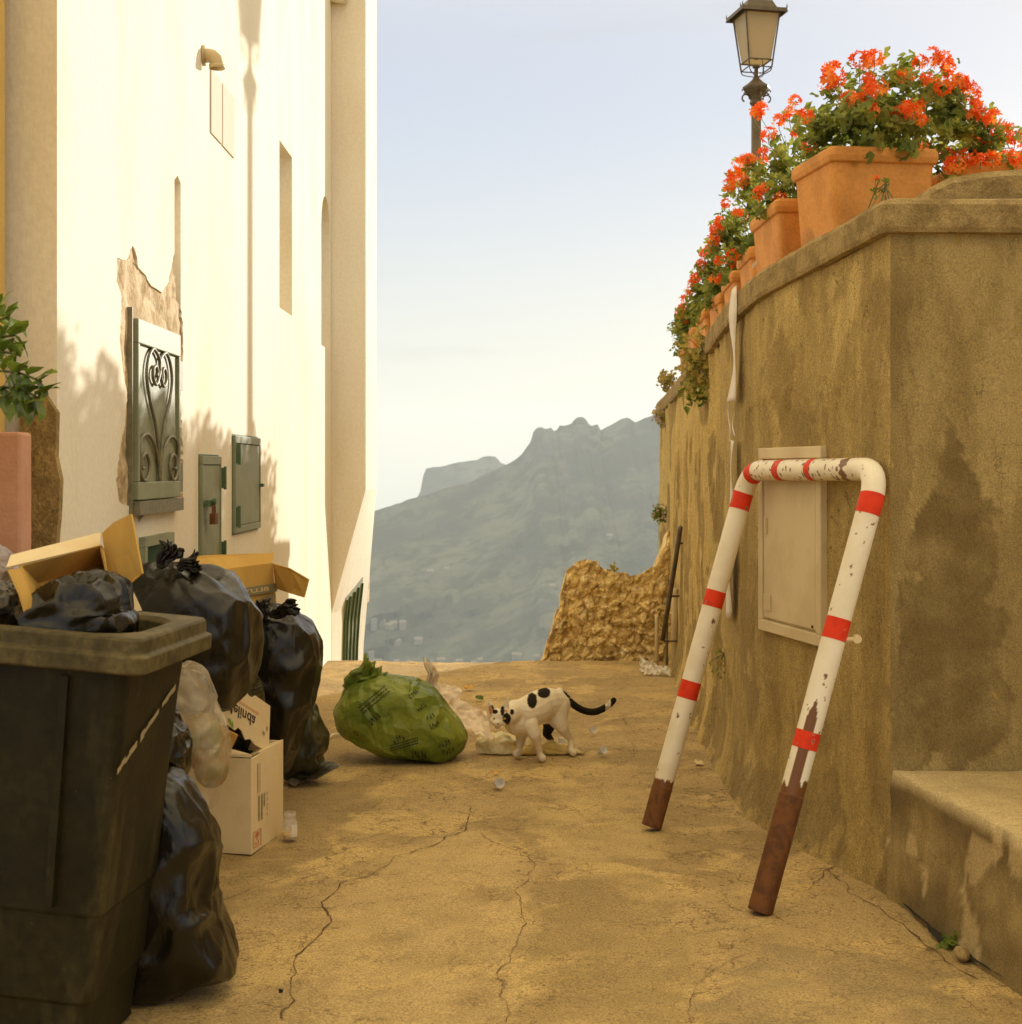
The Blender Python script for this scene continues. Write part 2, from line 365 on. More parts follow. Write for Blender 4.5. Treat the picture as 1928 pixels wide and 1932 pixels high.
# valley that falls away beyond the lane's end, and behind everything
prof = [(9.345, -.33), (12, -2.2), (60, -35), (900, -440), (1500, -455), (4300, -456)]
vs = []; fs = []
for i, (y, z) in enumerate(prof): vs += [(-3300, y, z-3), (-30, y, z), (30, y, z), (3300, y, z-3)]
fs = [(i*4+j, i*4+j+1, i*4+j+5, i*4+j+4) for i in range(len(prof)-1) for j in range(3)]
struct(obj('valley', vs, fs, m_hill))
# terrace behind the planter wall
b = B(); b.box(1.45, 30, 4.75, 11.2, .0, 1.62); struct(b.make('terrace', m_ground2))

# ================================================================ mountains
def ridge(name, prof, Yr, Yf, zf, xr, seed, mat, amp):
    pts = [((px-CX)/FL*Yr, H0-(py-HY)/FL*Yr) for px, py in prof]
    x0, x1 = xr
    tab = [(x0, pts[0][1]-60)]+pts+[(x1, pts[-1][1]+25)]
    NU, NV = 520, 60
    def fn(u, v):
        x = lerp(x0, x1, u)*1.0
        zt = interp(tab, x)+2.5*fbm(V((x*.035, seed, 0)), 4)
        t = v
        z = zt+(zf-zt)*(t**.8)
        q_ = V((x*.0022+t*1.1, t*2.6+x*.0006+seed, .5)); g = amp*t*(1-t*.4)*(noise.ridged_multi_fractal(q_, .8, 2.1, 6, 1.0, 2.0)+.5*fbm(q_*4, 4))
        y = Yr+(Yf-Yr)*t-g*1.5
        return V((x+t*60*noise.noise(V((x*.004, t*3, seed))), y, z+g*.12))
    vs, fs = grid(fn, NU, NV)
    k = len(vs)                              # back slope closes it
    for i in range(NU+1):
        p = vs[i*(NV+1)]; vs.append(V((p.x, p.y+700, zf)))
    fs += [(i*(NV+1), k+i, k+i+1, (i+1)*(NV+1)) for i in range(NU)]
    return struct(obj(name, vs, fs, mat, smooth=False))
ridge('mountain', [(560, 1005), (640, 985), (683, 970), (712, 962), (740, 955), (790, 937), (830, 925), (900, 905), (970, 868), (985, 856), (1000, 836), (1008, 808), (1020, 803), (1030, 809), (1040, 806),
      (1047, 816), (1056, 802), (1070, 804), (1078, 800), (1087, 788), (1098, 786), (1106, 792), (1114, 806), (1127, 799), (1133, 812), (1150, 803), (1172, 790), (1184, 788), (1198, 798), (1216, 790), (1240, 780), (1300, 752), (1400, 735), (1500, 745)],
      2300, 1150, -452, (-1100, 1300), 3.3, m_mount, 150)
ridge('far_mountain', [(600, 1010), (700, 985), (770, 950), (792, 935), (796, 905), (803, 884), (835, 880), (870, 871), (900, 868), (912, 861), (935, 861), (945, 874), (962, 880), (1000, 900), (1100, 905), (1300, 900)],
      3100, 2500, -455, (-1500, 1800), 8.1, m_mount, 60)
# hamlets low on the slope
mt = bpy.data.objects['mountain']
bvh = BVHTree.FromPolygons([v.co[:] for v in mt.data.vertices], [tuple(p.vertices) for p in mt.data.polygons])
hs = [(722, 1182), (742, 1184), (706, 1178), (750, 1218), (790, 1216), (712, 1258), (748, 1258), (772, 1260), (800, 1262), (832, 1254), (866, 1258), (893, 1262), (735, 1190), (760, 1183), (1042, 1116),
      (975, 1246), (1012, 1250), (720, 1300), (760, 1290), (812, 1086), (842, 1082), (700, 1240), (905, 1255), (800, 1278), (1160, 1085), (1150, 1020)]
hmesh = {}
n_h = 0
for i, (px, py) in enumerate(hs):
    d = (P(px, py-6, 100)-V((0, 0, H0))).normalized(); hit = bvh.ray_cast(V((0, 0, H0)), d)
    if hit[0] is None: continue
    p = hit[0]; w, dp, h = random.uniform(3, 6), random.uniform(3, 5), random.uniform(2, 3.5); a = random.uniform(-.4, .4)
    t = thing('far_house', 'tiny pale house in the hamlet low on the hazy mountainside', 'house', p, 'pale houses scattered on the far mountainside')
    def rr(x, y, z): return p+V((x*cos(a)-y*sin(a), x*sin(a)+y*cos(a), z))
    b = B(); b.hexa([rr(-w, -dp, -12), rr(w, -dp, -12), rr(w, dp, -12), rr(-w, dp, -12), rr(-w, -dp, h), rr(w, -dp, h), rr(w, dp, h), rr(-w, dp, h)]); b.make('wall', m_house, t)
    b = B(); b.add([rr(-w-.5, -dp-.5, h+.02), rr(w+.5, -dp-.5, h+.02), rr(w+.5, dp+.5, h+.02), rr(-w-.5, dp+.5, h+.02), rr(-w, 0, h+3), rr(w, 0, h+3)], [(0, 1, 5, 4), (2, 3, 4, 5), (1, 2, 5), (3, 0, 4), (3, 2, 1, 0)]); b.make('roof', m_roof, t)
    n_h += 1

# haze: the air of the valley
hz = bpy.data.materials.new('haze_air'); hz.use_nodes = True; nt = hz.node_tree
for n in list(nt.nodes):
    if n.type != 'OUTPUT_MATERIAL': nt.nodes.remove(n)
pv = nt.nodes.new('ShaderNodeVolumePrincipled'); pv.inputs['Color'].default_value = HAZE_C; pv.inputs['Density'].default_value = HAZE_D
pv.inputs['Anisotropy'].default_value = .2
nt.links.new(pv.outputs[0], [n for n in nt.nodes if n.type == 'OUTPUT_MATERIAL'][0].inputs['Volume'])
if HAZE_D > 0:
    b = B(); b.box(-3500, 3500, -70, 4500, -462, 175); struct(b.make('haze', hz), 'stuff')
# ================================================================ white house on the left
house = thing('white_house', 'tall cream plastered house with green metal hatches along the left of the lane', 'house', (WX, 6.5, 0))
b = B(); b.box(-8, WX, 3.68, 9.3, -2.5, 7.5)
wall = b.make('wall', m_white, house)
cutters = []
def cutter(vs_list, fs_list):
    c = obj('cutter', vs_list, fs_list, m_white); cutters.append(c)
    bm = bmesh.new(); bm.from_mesh(c.data); bmesh.ops.recalc_face_normals(bm, faces=bm.faces); bmesh.ops.triangulate(bm, faces=bm.faces, ngon_method='EAR_CLIP'); bm.to_mesh(c.data); bm.free()
    md = wall.modifiers.new('cut', 'BOOLEAN'); md.operation = 'DIFFERENCE'; md.solver = 'EXACT'; md.object = c
def cut_poly(yz, d):                          # polygon (Y,Z) sunk to depth d in the wall
    k = len(yz); vs = [V((WX+.2, y, z)) for y, z in yz]+[V((WX-d, y, z)) for y, z in yz]
    cutter(vs, [tuple(range(k)), tuple(range(2*k-1, k-1, -1))]+[(i, k+i, k+(i+1) % k, (i+1) % k) for i in range(k)])
y0, y1 = W(527, 0).y, W(551, 0).y
cut_poly([(y0, 2.0), (y1, 2.0), (y1, 2.83), (y0, 2.83)], .28)
y0, y1 = W(606, 0).y, W(622, 0).y; ym = (y0+y1)/2; r = (y1-y0)/2
cut_poly([(y0, 1.95), (y1, 1.95)]+[(ym+r*cos(a), 2.68+r*sin(a)) for a in [pi*i/8 for i in range(9)]], .25)
y0, y1 = W(329, 0).y, W(341, 0).y            # pipe chase above the grilled cupboard
cut_poly([(y0, W(330, 575).z), (y1, W(340, 582).z), (y1, W(340, 345).z), ((y0+y1)/2, W(335, 331).z), (y0, W(330, 340).z)], .05)
# broken plaster hollow round the cupboard
hol = [(222, 485), (238, 492), (250, 462), (256, 476), (262, 505), (275, 520), (285, 540), (298, 545), (306, 552), (318, 530), (324, 500), (330, 470), (334, 560), (343, 590), (346, 640), (344, 700), (340, 760), (346, 850), (345, 945), (332, 958), (320, 948), (300, 966), (280, 958), (262, 985), (246, 955), (225, 950), (219, 905), (226, 850), (236, 800), (240, 740), (232, 700), (226, 640), (230, 560), (220, 530)]
fine = []
for i in range(len(hol)):
    a, c = hol[i], hol[(i+1) % len(hol)]; n = max(1, int(math.dist(a, c)/7))
    for k in range(n):
        x, y = lerp(a[0], c[0], k/n), lerp(a[1], c[1], k/n)
        fine.append((x+2.2*noise.noise(V((x*.15, y*.15, 0))), y+3*noise.noise(V((x*.15, y*.15, 5)))))
cut_poly([(W(x, y).y, W(x, y).z) for x, y in fine], .012)
apply_mods(wall)
for c in cutters: bpy.data.objects.remove(c)
# mortar showing inside the hollow
ys = [W(x, y) for x, y in fine]
o = obj('bare_mortar_patch', [V((WX-.0105, p.y, p.z)) for p in ys], [tuple(range(len(ys)))[::-1]], m_wstone, house, label='patch where the plaster has broken away round the grilled cupboard')
bm = bmesh.new(); bm.from_mesh(o.data); bmesh.ops.triangulate(bm, faces=bm.faces)
for _ in range(3): bmesh.ops.subdivide_edges(bm, edges=[e for e in bm.edges if e.calc_length() > .03], cuts=1)
bmesh.ops.triangulate(bm, faces=bm.faces)
for v in bm.verts: v.co.x += max(0, .009*(.4+fbm(V((v.co.y*14, v.co.z*14, 1)), 4)))
bmesh.ops.recalc_face_normals(bm, faces=bm.faces); bm.to_mesh(o.data); bm.free()
# small battered niche leftovers
b = B(); b.tube([W(333, 560, -.03), W(334, 470, -.028), W(335, 350, -.032)], .012, 8); b.make('conduit', m_white, house, smooth=True)
b = B(); b.tube([V((WX-.15, W(540, 0).y, 2.55)), V((WX-.12, W(540, 0).y+.02, 2.47)), V((WX-.14, W(540, 0).y+.01, 2.4))], .012, 6); b.make('niche_pipe', m_wstone, house, smooth=True)

# projecting end bay, tapering back into the wall at its foot
def bay(z):
    t = max(0, min(1, (z-.28)/(1.065-.28)))
    return lerp(WX, -.927, t), lerp(-1.03, -.927, max(0, min(1, (z+.2)/(1.265))))
vs = []; zz = [-2.5, -1, -.3, .0, .28, .45, .6, .75, .9, 1.065, 2, 4, 7.5]
for z in zz:
    n_, f_ = bay(z); n_ = max(n_, WX+.002)
    vs += [(n_, 9.302, z)]+[(lerp(n_, f_, t/6), lerp(9.302, 10.04, t/6), z) for t in range(1, 7)]+[(-2, 10.04, z), (-2, 9.302, z)]
K = 9; fs = [(i*K+j, i*K+(j+1) % K, (i+1)*K+(j+1) % K, (i+1)*K+j) for i in range(len(zz)-1) for j in range(K)]+[tuple(range(K-1, -1, -1)), tuple((len(zz)-1)*K+j for j in range(K))]
obj('end_bay', vs, fs, m_white, house)
b = B(); b.tube([V((-1.2, 9.26, 4.22)), V((-1.04, 9.26, 4.20))], .045, 14); b.make('rain_spout', m_white, house, smooth=True)
# green door in the battered foot
def bp(y, z, off):
    n_, f_ = bay(z); n_ = max(n_, WX); return V((lerp(n_, f_, (y-9.302)/.738)+off, y, z))
dr = None
b = B(); zs = [-.6, -.3, 0, .2, .36]; zs2 = [-.6, -.3, 0, .2, .47]
for (a, c), (a2, c2) in zip(zip(zs, zs[1:]), zip(zs2, zs2[1:])):
    b.hexa([bp(9.53, a, .004), bp(9.86, a2, .004), bp(9.86, a2, -.03), bp(9.53, a, -.03), bp(9.53, c, .004), bp(9.86, c2, .004), bp(9.86, c2, -.03), bp(9.53, c, -.03)])
dr = b.make('green_door', m_green, house)
b = B()
for yy in (9.545, 9.61, 9.69, 9.77, 9.85): b.tube([bp(yy, -.5, .009), bp(yy, 0, .009), bp(yy, .2, .009), bp(yy, .34+(yy-9.53)*.28, .009)], .008, 6)
b.make('door_rail', m_green2, dr)
b = B(); b.hexa([V((-1.04, 10.045, .27)), V((-.997, 10.045, .27)), V((-.997, 10.25, .27)), V((-1.04, 10.25, .27)), V((-1.04, 10.045, .56)), V((-.99, 10.045, .56)), V((-.99, 10.25, .56)), V((-1.04, 10.25, .56))])
sh = b.make('open_shutter', m_wstone, house)

# vent elbow and smooth panel beneath
b = B(); p = W(383, 105); pc = [V((WX-.02, p.y, p.z)), V((WX+.02, p.y, p.z)), V((WX+.034, p.y, p.z-.003)), V((WX+.047, p.y, p.z-.014)), V((WX+.052, p.y, p.z-.032)), V((WX+.052, p.y, p.z-.046))]
b.tube(pc, .026, 18, cap=False); b.tube([V((WX+.001, p.y, p.z)), V((WX+.008, p.y, p.z))], .038, 20)
b.tube([V((WX+.052, p.y, p.z-.034)), V((WX+.052, p.y, p.z-.049))], .030, 18, cap=False)
vo = b.make('vent_elbow', M('old_cream_plastic', (.55, .42, .22), rough=.55), house, smooth=True)
md = vo.modifiers.new('shell', 'SOLIDIFY'); md.thickness = .004
m_panel = M('white_panel_paint', (.66, .58, .47), rough=.85, spec=.2)
for (xa, xb) in ((396, 416), (418, 440)):
    b = B(); ya, yb = W(xa, 0).y, W(xb, 0).y; zt, zb = W(396, 128).z, W(396, 250).z
    b.box(WX+.001, WX+.006, ya, yb, zb, zt); b.make('white_panel', m_panel, house)

# hatches ------------------------------------------------------------
def hatch(name, xa, xb, zt, zb, hinge_side, label, mesh_panel=False, hollow=False):
    ya, yb = W(xa, 0).y, W(xb, 0).y; f = .022
    b = B(); X0, X1 = WX-.01, WX+.015; f = .014
    b.box(X0, X1, ya, yb, zt-f*2, zt+.004); b.box(X0, X1, ya, yb, zb, zb+f*2); b.box(X0, X1, ya, ya+f, zb+f*2, zt-f*2); b.box(X0, X1, yb-f, yb, zb+f*2, zt-f*2)
    d = bevel(b.make(name, m_green, house, label=label), .002)
    b = B(); b.box(WX+.002, WX+.011, ya+f+.006, yb-f-.005, zb+f*2+.003, zt-f*2-.003); b.make('panel', m_green, d)
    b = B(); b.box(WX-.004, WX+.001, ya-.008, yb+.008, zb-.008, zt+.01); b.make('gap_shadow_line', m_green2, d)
    hy = yb if hinge_side > 0 else ya+f*.5
    for zc in (lerp(zb, zt, .17), lerp(zb, zt, .82)):
        b = B(); b.box(WX+.010, WX+.026, hy-.004, hy+.022, zc-.04, zc+.04)
        b.tube([V((WX+.028, hy+.002, zc-.045)), V((WX+.028, hy+.002, zc+.045))], .006, 8); b.make('hinge', m_green2, d)
    return d, ya, yb
d1, ya, yb = hatch('narrow_green_hatch', 375, 411, 1.245, .80, 1, 'narrow grey-green steel hatch with a padlock and green hinges')
b = B(); pz = 1.03; py_ = ya+.05
b.box(WX+.02, WX+.034, ya+.01, ya+.11, pz+.03, pz+.055); b.tube([V((WX+.036, py_+.02, pz+.05)), V((WX+.05, py_+.02, pz+.05))], .012, 8); b.make('hasp', m_green2, d1)
b = B(); b.box(WX+.03, WX+.052, py_-.005, py_+.045, pz-.035, pz+.005)
b.tube([V((WX+.041, py_+.004, pz)), V((WX+.041, py_+.006, pz+.03)), V((WX+.041, py_+.02, pz+.042)), V((WX+.041, py_+.034, pz+.03)), V((WX+.041, py_+.036, pz))], .0045, 8)
b.make('padlock', m_rust, d1)
d2, ya, yb = hatch('square_green_hatch', 438, 486, 1.335, .935, -1, 'grey-green steel hatch flush in the wall nearest the lane end')
b = B(); b.box(WX+.02, WX+.034, yb-.05, yb-.018, 1.12, 1.135); b.make('latch', m_green2, d2)
# low meter grate
ya, yb = W(262, 0).y, W(318, 0).y; zt = W(262, 1014).z
b = B(); f = .03; zb = zt-.35
b.box(WX-.01, WX+.02, ya, yb, zt-f, zt); b.box(WX-.01, WX+.02, ya, ya+f, zb, zt-f-.001); b.box(WX-.01, WX+.02, yb-f, yb, zb, zt-f-.001)
lg = b.make('low_grated_hatch', m_green, house)
b = B(); b.box(WX-.008, WX+.002, ya+f, yb-f, zb, zt-f); b.make('mesh_backing', m_dark, lg)
b = B()
for i in range(24): z = zt-f-.006-i*.013; b.box(WX+.003, WX+.008, ya+f, yb-f, z-.0025, z+.0025)
for i in range(26): y = lerp(ya+f, yb-f, (i+.5)/26); b.box(WX+.0085, WX+.011, y-.0015, y+.0015, zb, zt-f)
b.make('wire_mesh', m_green2, lg)

# cupboard with wrought scrollwork
ya, yb = W(249, 0).y, W(330, 0).y; zt, zb = W(249, 600).z, W(249, 944).z; f = .035
cup = None
b = B(); X0, X1 = WX-.004, WX+.020
b.box(X0, X1, ya, yb, zt-.075, zt); b.box(X0, X1, ya, yb, zb, zb+.055); b.box(X0, X1, ya, ya+.02, zb+.055, zt-.075); b.box(X0, X1, yb-.02, yb, zb+.055, zt-.075)
cup = bevel(b.make('grilled_cupboard', m_green, house, label='tall grey-green steel cupboard with wrought heart scrollwork'), .003)
b = B(); b.box(WX-.002, WX+.008, ya+.0205, yb-.0205, zb+.0555, zt-.0755); b.make('panel', m_green, cup)
b = B(); b.box(WX-.012, WX+.010, ya-.034, ya-.027, zb-.04, zt+.03); b.box(WX+.001, WX+.03, ya-.02, yb+.0, zb-.045, zb-.003); b.make('steel_surround', m_iron, cup)
for zc in (lerp(zb, zt, .12), lerp(zb, zt, .75)):
    b = B(); b.box(WX-.005, WX+.018, yb+.004, yb+.040, zc-.05, zc+.05); b.make('hinge', m_iron, cup)
b = B(); b.box(WX+.0085, WX+.012, ya+.024, ya+.034, lerp(zb, zt, .5), lerp(zb, zt, .56)); b.make('keyhole', m_rust, cup)
pz0, pz1, py0, py1 = zb+.056, zt-.076, ya+.021, yb-.021
def sc_pt(x, y, mir):
    u = (x-205)/340; v = (1745-y)/(1745-250-140*u)
    if mir: u = 1-u
    return V((WX+.0165, lerp(py0, py1, u), lerp(pz0, pz1, max(.0, min(.995, v)))))
def smooth_path(pts, n=6):
    out = []; k = len(pts)
    for i in range(k-1):
        p0, p1, p2, p3 = pts[max(0, i-1)], pts[i], pts[i+1], pts[min(k-1, i+2)]
        for j in range(n):
            t = j/n; out.append(.5*((2*p1)+(p2-p0)*t+(2*p0-5*p1+4*p2-p3)*t*t+(3*p1-p0-3*p2+p3)*t**3))
    return out+[pts[-1]]
h1 = [(372, 1650), (365, 1450), (340, 1150), (290, 850), (265, 600), (280, 400), (315, 300), (350, 350), (373, 430), (373, 560), (345, 690), (318, 620), (320, 520), (343, 490), (355, 550), (350, 600)]
h2 = [(372, 1740), (365, 1560), (340, 1400), (300, 1270), (258, 1230), (215, 1300), (206, 1450), (215, 1650), (245, 1735), (280, 1680), (286, 1550), (262, 1440), (228, 1480), (225, 1590), (245, 1600)]
for mir in (0, 1):
    for h in (h1, h2):
        b = B(); b.tube(smooth_path([sc_pt(x, y, mir) for x, y in h]), .0055, 8); b.make('scroll', m_iron, cup, smooth=True)

# foot of the shaded corner: rough cement plinth
poly = [(38, 752), (85, 745), (106, 777), (104, 860), (113, 905), (110, 975), (104, 1040), (70, 1060), (36, 1060), (36, 900)]
yy = 3.655; b = B(); pts = [P(x, y, yy) for x, y in poly][::-1]; b.slab(pts, .03)
o = b.make('cement_plinth', m_roughc, house)
b = B(); b.box(-1.6, -1.125, 3.64, 3.676, -.1, P(0, 1060, 3.655).z); b.make('cement_plinth', m_roughc, house)

yh = thing('yellow_house', 'ochre yellow house wall at the left edge of the picture', 'house', (-3, 3.3, 0))
b = B(); b.box(-8, P(9, 0, 3.62).x, 3.2, 3.62, -.1, 7.5); b.make('wall', m_ochre, yh)
pb = thing('pink_wall', 'low salmon pink plastered wall at the left edge behind the cartons', 'wall', (-1.3, 3.48, 0))
b = B(); b.box(-2.4, P(40, 0, 3.45).x, 3.45, 3.53, 0, P(0, 815, 3.45).z); bevel(b.make('wall_body', m_pink, pb), .008)

# ================================================================ planter wall on the right
Wp = [(1.11, 10.9), (1.08, 10.2), (1.045, 9.5), (.98, 8.3), (.925, 7.2), (.875, 6.2), (.85, 5.55), (.866, 5.1), (.926, 4.8), (1.067, 4.1)]
def path(pts, step):
    out = []; k = len(pts)
    P2 = [V((x, y, 0)) for x, y in pts]
    sp = smooth_path(P2, 12); L = [0]
    for a, c in zip(sp, sp[1:]): L.append(L[-1]+(c-a).length)
    n = int(L[-1]/step); j = 0
    for i in range(n+1):
        d = L[-1]*i/n
        while j < len(L)-2 and L[j+1] < d: j += 1
        out.append(sp[j].lerp(sp[j+1], (d-L[j])/max(1e-9, L[j+1]-L[j])))
    return out
ztab = [(4.1, 1.962), (4.45, 1.936), (4.85, 1.905), (5.25, 1.862), (6.3, 1.812), (7.85, 1.738), (10.3, 1.705), (10.9, 1.70)]
def ztop(y): return interp(ztab, y)
pw = thing('planter_wall', 'tall curved weathered retaining wall with rounded coping along the right', 'wall', (1.2, 5, 0))
pp = path(Wp, .02)
def wall_x(y):                               # the wall face at a distance
    for a, c in zip(pp, pp[1:]):
        if c.y <= y <= a.y: return lerp(c.x, a.x, (y-c.y)/max(1e-6, a.y-c.y))
    return 1.067
def face_disp(p, y):
    far = max(0, min(1, (y-5.45)/.8))
    st = V((p.x*7, p.y*7, p.z*.9))
    d = .006*fbm(p*3, 4)+.003*fbm(V((p.x*20, p.y*20, p.z*8)), 3)
    d += far*(.022*fbm(st, 5)+.010*fbm(V((p.x*22, p.y*22, p.z*2.5)), 4))
    # rough hand-thrown cement round the meter cabinet
    q = p.z-1.35
    if 4.4 < y < 5.3 and -.1 < q < .35: d += .012*max(0, 1-abs(q-.08)/.12)*(.5+fbm(p*30, 4))
    return d
NZ = 95; vs = []; cols = []; n_ = len(pp)
for i, p in enumerate(pp):
    t = (pp[min(i+1, n_-1)]-pp[max(i-1, 0)]).normalized(); nn = V((t.y, -t.x, 0))
    if nn.x > 0: nn = -nn
    zt_ = ztop(p.y)-.10
    for j in range(NZ+1):
        z = lerp(-.05, zt_, j/NZ); flare = .045*max(0, 1-z/.25)**2*min(1, (n_-1-i)/25)
        q = V((p.x, p.y, z)); d = face_disp(q, p.y)*min(1, (n_-1-i)/10)
        vs.append(q+nn*(d+flare))
        # stain tones
        s = fbm(V((p.y*3.5, z*.9, 3)), 4); far = max(0, min(1, (p.y-5.4)/.9)); low = max(0, 1-z/.5)
        a = max(0, min(.8, .5*far+.25*s)); c = (lerp(.60, .72, far), lerp(.42, .52, far), lerp(.14, .19, far))
        k = noise.noise(V((p.y*6, z*.5, 7)))
        if k > .26: a = min(.30, (k-.26)*3); c = (.24, .155, .05)
        bl__ = fbm(V((p.y*2.2, z*2.2, 17)), 5)
        if bl__ > .18: a = min(.6, (bl__-.18)*5); c = (.27, .18, .055)
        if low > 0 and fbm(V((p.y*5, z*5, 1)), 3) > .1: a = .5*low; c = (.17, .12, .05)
        cols.append((*c, a))
fs = [(i*(NZ+1)+j, i*(NZ+1)+j+1, (i+1)*(NZ+1)+j+1, (i+1)*(NZ+1)+j) for i in range(n_-1) for j in range(NZ)]
# far end and inner core so it has real thickness
k = len(vs)
for j in range(NZ+1):
    z = vs[j].z; vs.append(V((1.60, 10.92, z))); cols.append((.3, .2, .08, 0))
fs += [(j, k+j, k+j+1, j+1) for j in range(NZ)]
obj('wall_face', vs, fs, m_gwall, pw, smooth=True, cols=cols)
b = B()                                      # solid core, a hand behind the face
for a, c in zip(pp[::12], pp[12::12]+[pp[-1]]):
    if (a-c).length < .01: continue
    if c.y < 4.3: continue
    xa, xb = a.x+.06, c.x+.06; za, zb_ = ztop(a.y)-.105, ztop(c.y)-.105
    b.hexa([(xb, c.y, -.05), (1.6, c.y, -.05), (1.6, a.y, -.05), (xa, a.y, -.05), (xb, c.y, zb_), (1.6, c.y, zb_), (1.6, a.y, za), (xa, a.y, za)])
b.make('wall_core', m_rubble, pw)

# the broad face that turns towards the viewer
FY = 4.1
stain = [(1715, 1085), (1722, 1000), (1745, 900), (1770, 870), (1790, 800), (1803, 770), (1812, 800), (1825, 850), (1850, 900), (1872, 960), (1880, 1050), (1888, 1150), (1892, 1250), (1905, 1400), (1870, 1440), (1680, 1460), (1682, 1300), (1690, 1200), (1683, 1120)]
spoly = [(P(x, y, FY).x, P(x, y, FY).z) for x, y in stain]
def inpoly(x, y, pl):
    r = False; n = len(pl)
    for i in range(n):
        x1, y1_ = pl[i]; x2, y2 = pl[(i+1) % n]
        if (y1_ > y) != (y2 > y) and x < (x2-x1)*(y-y1_)/(y2-y1_)+x1: r = not r
    return r
def ff(u, v):
    x = lerp(1.067, 3.6, u**1.5); z = lerp(-.05, 1.862, v); p = V((x, FY, z))
    d = (.005*fbm(p*4, 4)+.002*fbm(p*20, 3))*min(1, (x-1.067)/.08)
    return V((x, FY-d+.03*max(0, x-1.067), z))
vs, fs = grid(ff, 150, 150); cols = []
for p in vs:
    jx = p.x+.05*fbm(V((p.x*9, p.z*9, 0)), 4); jz = p.z+.06*fbm(V((p.x*9, p.z*9, 8)), 4)
    a = 0; c = (.165, .11, .034)
    if inpoly(jx, jz, spoly): a = .76+.6*fbm(V((p.x*9, p.z*9, 4)), 4)
    if p.x < 1.13+.03*fbm(V((p.z*6, 0, 2)), 3) and p.z > .4: a = max(a, .35+.5*fbm(V((p.x*10, p.z*4, 4)), 3))
    l = noise.noise(V((p.x*48, p.z*48, 31)))
    if l > .62 and noise.noise(V((p.x*3, p.z*3, 5))) > 0: c = (.42, .27, .04); a = .8
    cols.append((*c, max(0, min(.95, a))))
fs = [f[::-1] for f in fs]
obj('end_face', vs, fs, m_front, pw, smooth=True, cols=cols)
b = B(); b.box(1.12, 3.6, FY+.12, 4.76, -.05, 1.855); b.make('wall_core', m_rubble, pw)
# coping
cp = [V((p.x, p.y, 0)) for p in pp]+[V((x, FY+.03*(x-1.067), 0)) for x in [1.085, 1.11, 1.15, 1.2, 1.3, 1.4, 1.5, 1.7, 2.0, 2.4, 3.0, 3.6]]
vs = []; n_ = len(cp); R = [(.0, -.10), (.024, -.098), (.028, -.085), (.028, -.02), (.018, -.005), (0, 0), (-.2, .003), (-.48, .0), (-.5, -.10)]
for i, p in enumerate(cp):
    t = (cp[min(i+1, n_-1)]-cp[max(i-1, 0)]).normalized(); nn = V((t.y, -t.x, 0))
    if i < len(pp) and nn.x > 0: nn = -nn
    if i >= len(pp): nn = V((-.15, -1, 0)).normalized() if i < len(pp)+2 else V((0, -1, 0))
    z = ztop(max(4.1, p.y))
    for k, (o_, h) in enumerate(R):
        q = p+nn*o_+V((0, 0, z+h)); w = .0035*fbm(q*9, 4)+.002*fbm(q*30, 3)
        if i >= len(pp)-2 and o_ < -.1: q = V((p.x+ (0.12 if i<len(pp)+3 else 0), min(p.y, 4.16)+.0-o_*.9, z+h))
        vs.append(q+V((nn.x*w, nn.y*w, w if h > -.05 else 0)))
KR = len(R); fs = [(i*KR+k, (i+1)*KR+k, (i+1)*KR+k+1, i*KR+k+1) for i in range(n_-1) for k in range(KR-1)]+[tuple(range(KR)), tuple((n_-1)*KR+k for k in range(KR))[::-1]]
obj('coping', vs, fs, m_coping, pw, smooth=False)
# raised curved parapet behind the corner
b = B(); n = 26; pr = [(x, interp([(1.215, 1.99), (1.235, 2.03), (1.29, 2.058), (1.37, 2.073), (1.46, 2.082), (1.6, 2.085), (3.6, 2.08)], x)) for x in [1.215, 1.225, 1.235, 1.25, 1.27, 1.29, 1.32, 1.35, 1.39, 1.43, 1.47, 1.53, 1.6, 1.8, 2.2, 3.6]]
fr = [V((x, 4.30+.02*sin(x*9), z)) for x, z in pr]; bk = [V((x, 4.56, z)) for x, z in pr]
vs = []
for x, z in pr: vs += [V((x, 4.28, 1.90)), V((x, 4.28, z-.02)), V((x, 4.30, z)), V((x, 4.54, z)), V((x, 4.56, 1.9))]
fs = [(i*5+k, (i+1)*5+k, (i+1)*5+k+1, i*5+k+1) for i in range(len(pr)-1) for k in range(4)]+[(0, 1, 2, 3, 4)]
obj('raised_parapet', vs, fs, m_coping, pw)

# meter cabinet on the wall
def RW(px, py, off=0.0):                     # point on the planter wall near the cabinet
    k = (px-CX)/FL; best = None
    for a, c in zip(pp, pp[1:]):
        fa, fc = a.x-k*a.y, c.x-k*c.y
        if fa*fc <= 0:
            t = fa/(fa-fc) if fa != fc else 0; best = a.lerp(c, t); tt = (c-a).normalized(); break
    nn = V((tt.y, -tt.x, 0)); nn = nn if nn.x < 0 else -nn
    return V((best.x, best.y, H0-(py-HY)/FL*best.y))+nn*off, nn
mc = thing('meter_cabinet', 'flat beige plastic meter cabinet set into the wall behind the barrier', 'meter cabinet', RW(1500, 1190)[0])
pL, nL = RW(1441, 848); pR, nR = RW(1560, 848)
ax = V((pR.x-pL.x, pR.y-pL.y, 0)); wd_ = ax.length; ax.normalize(); nrm = V((ax.y, -ax.x, 0)); nrm = nrm if nrm.x < 0 else -nrm
zt, zb = 1.272, .647
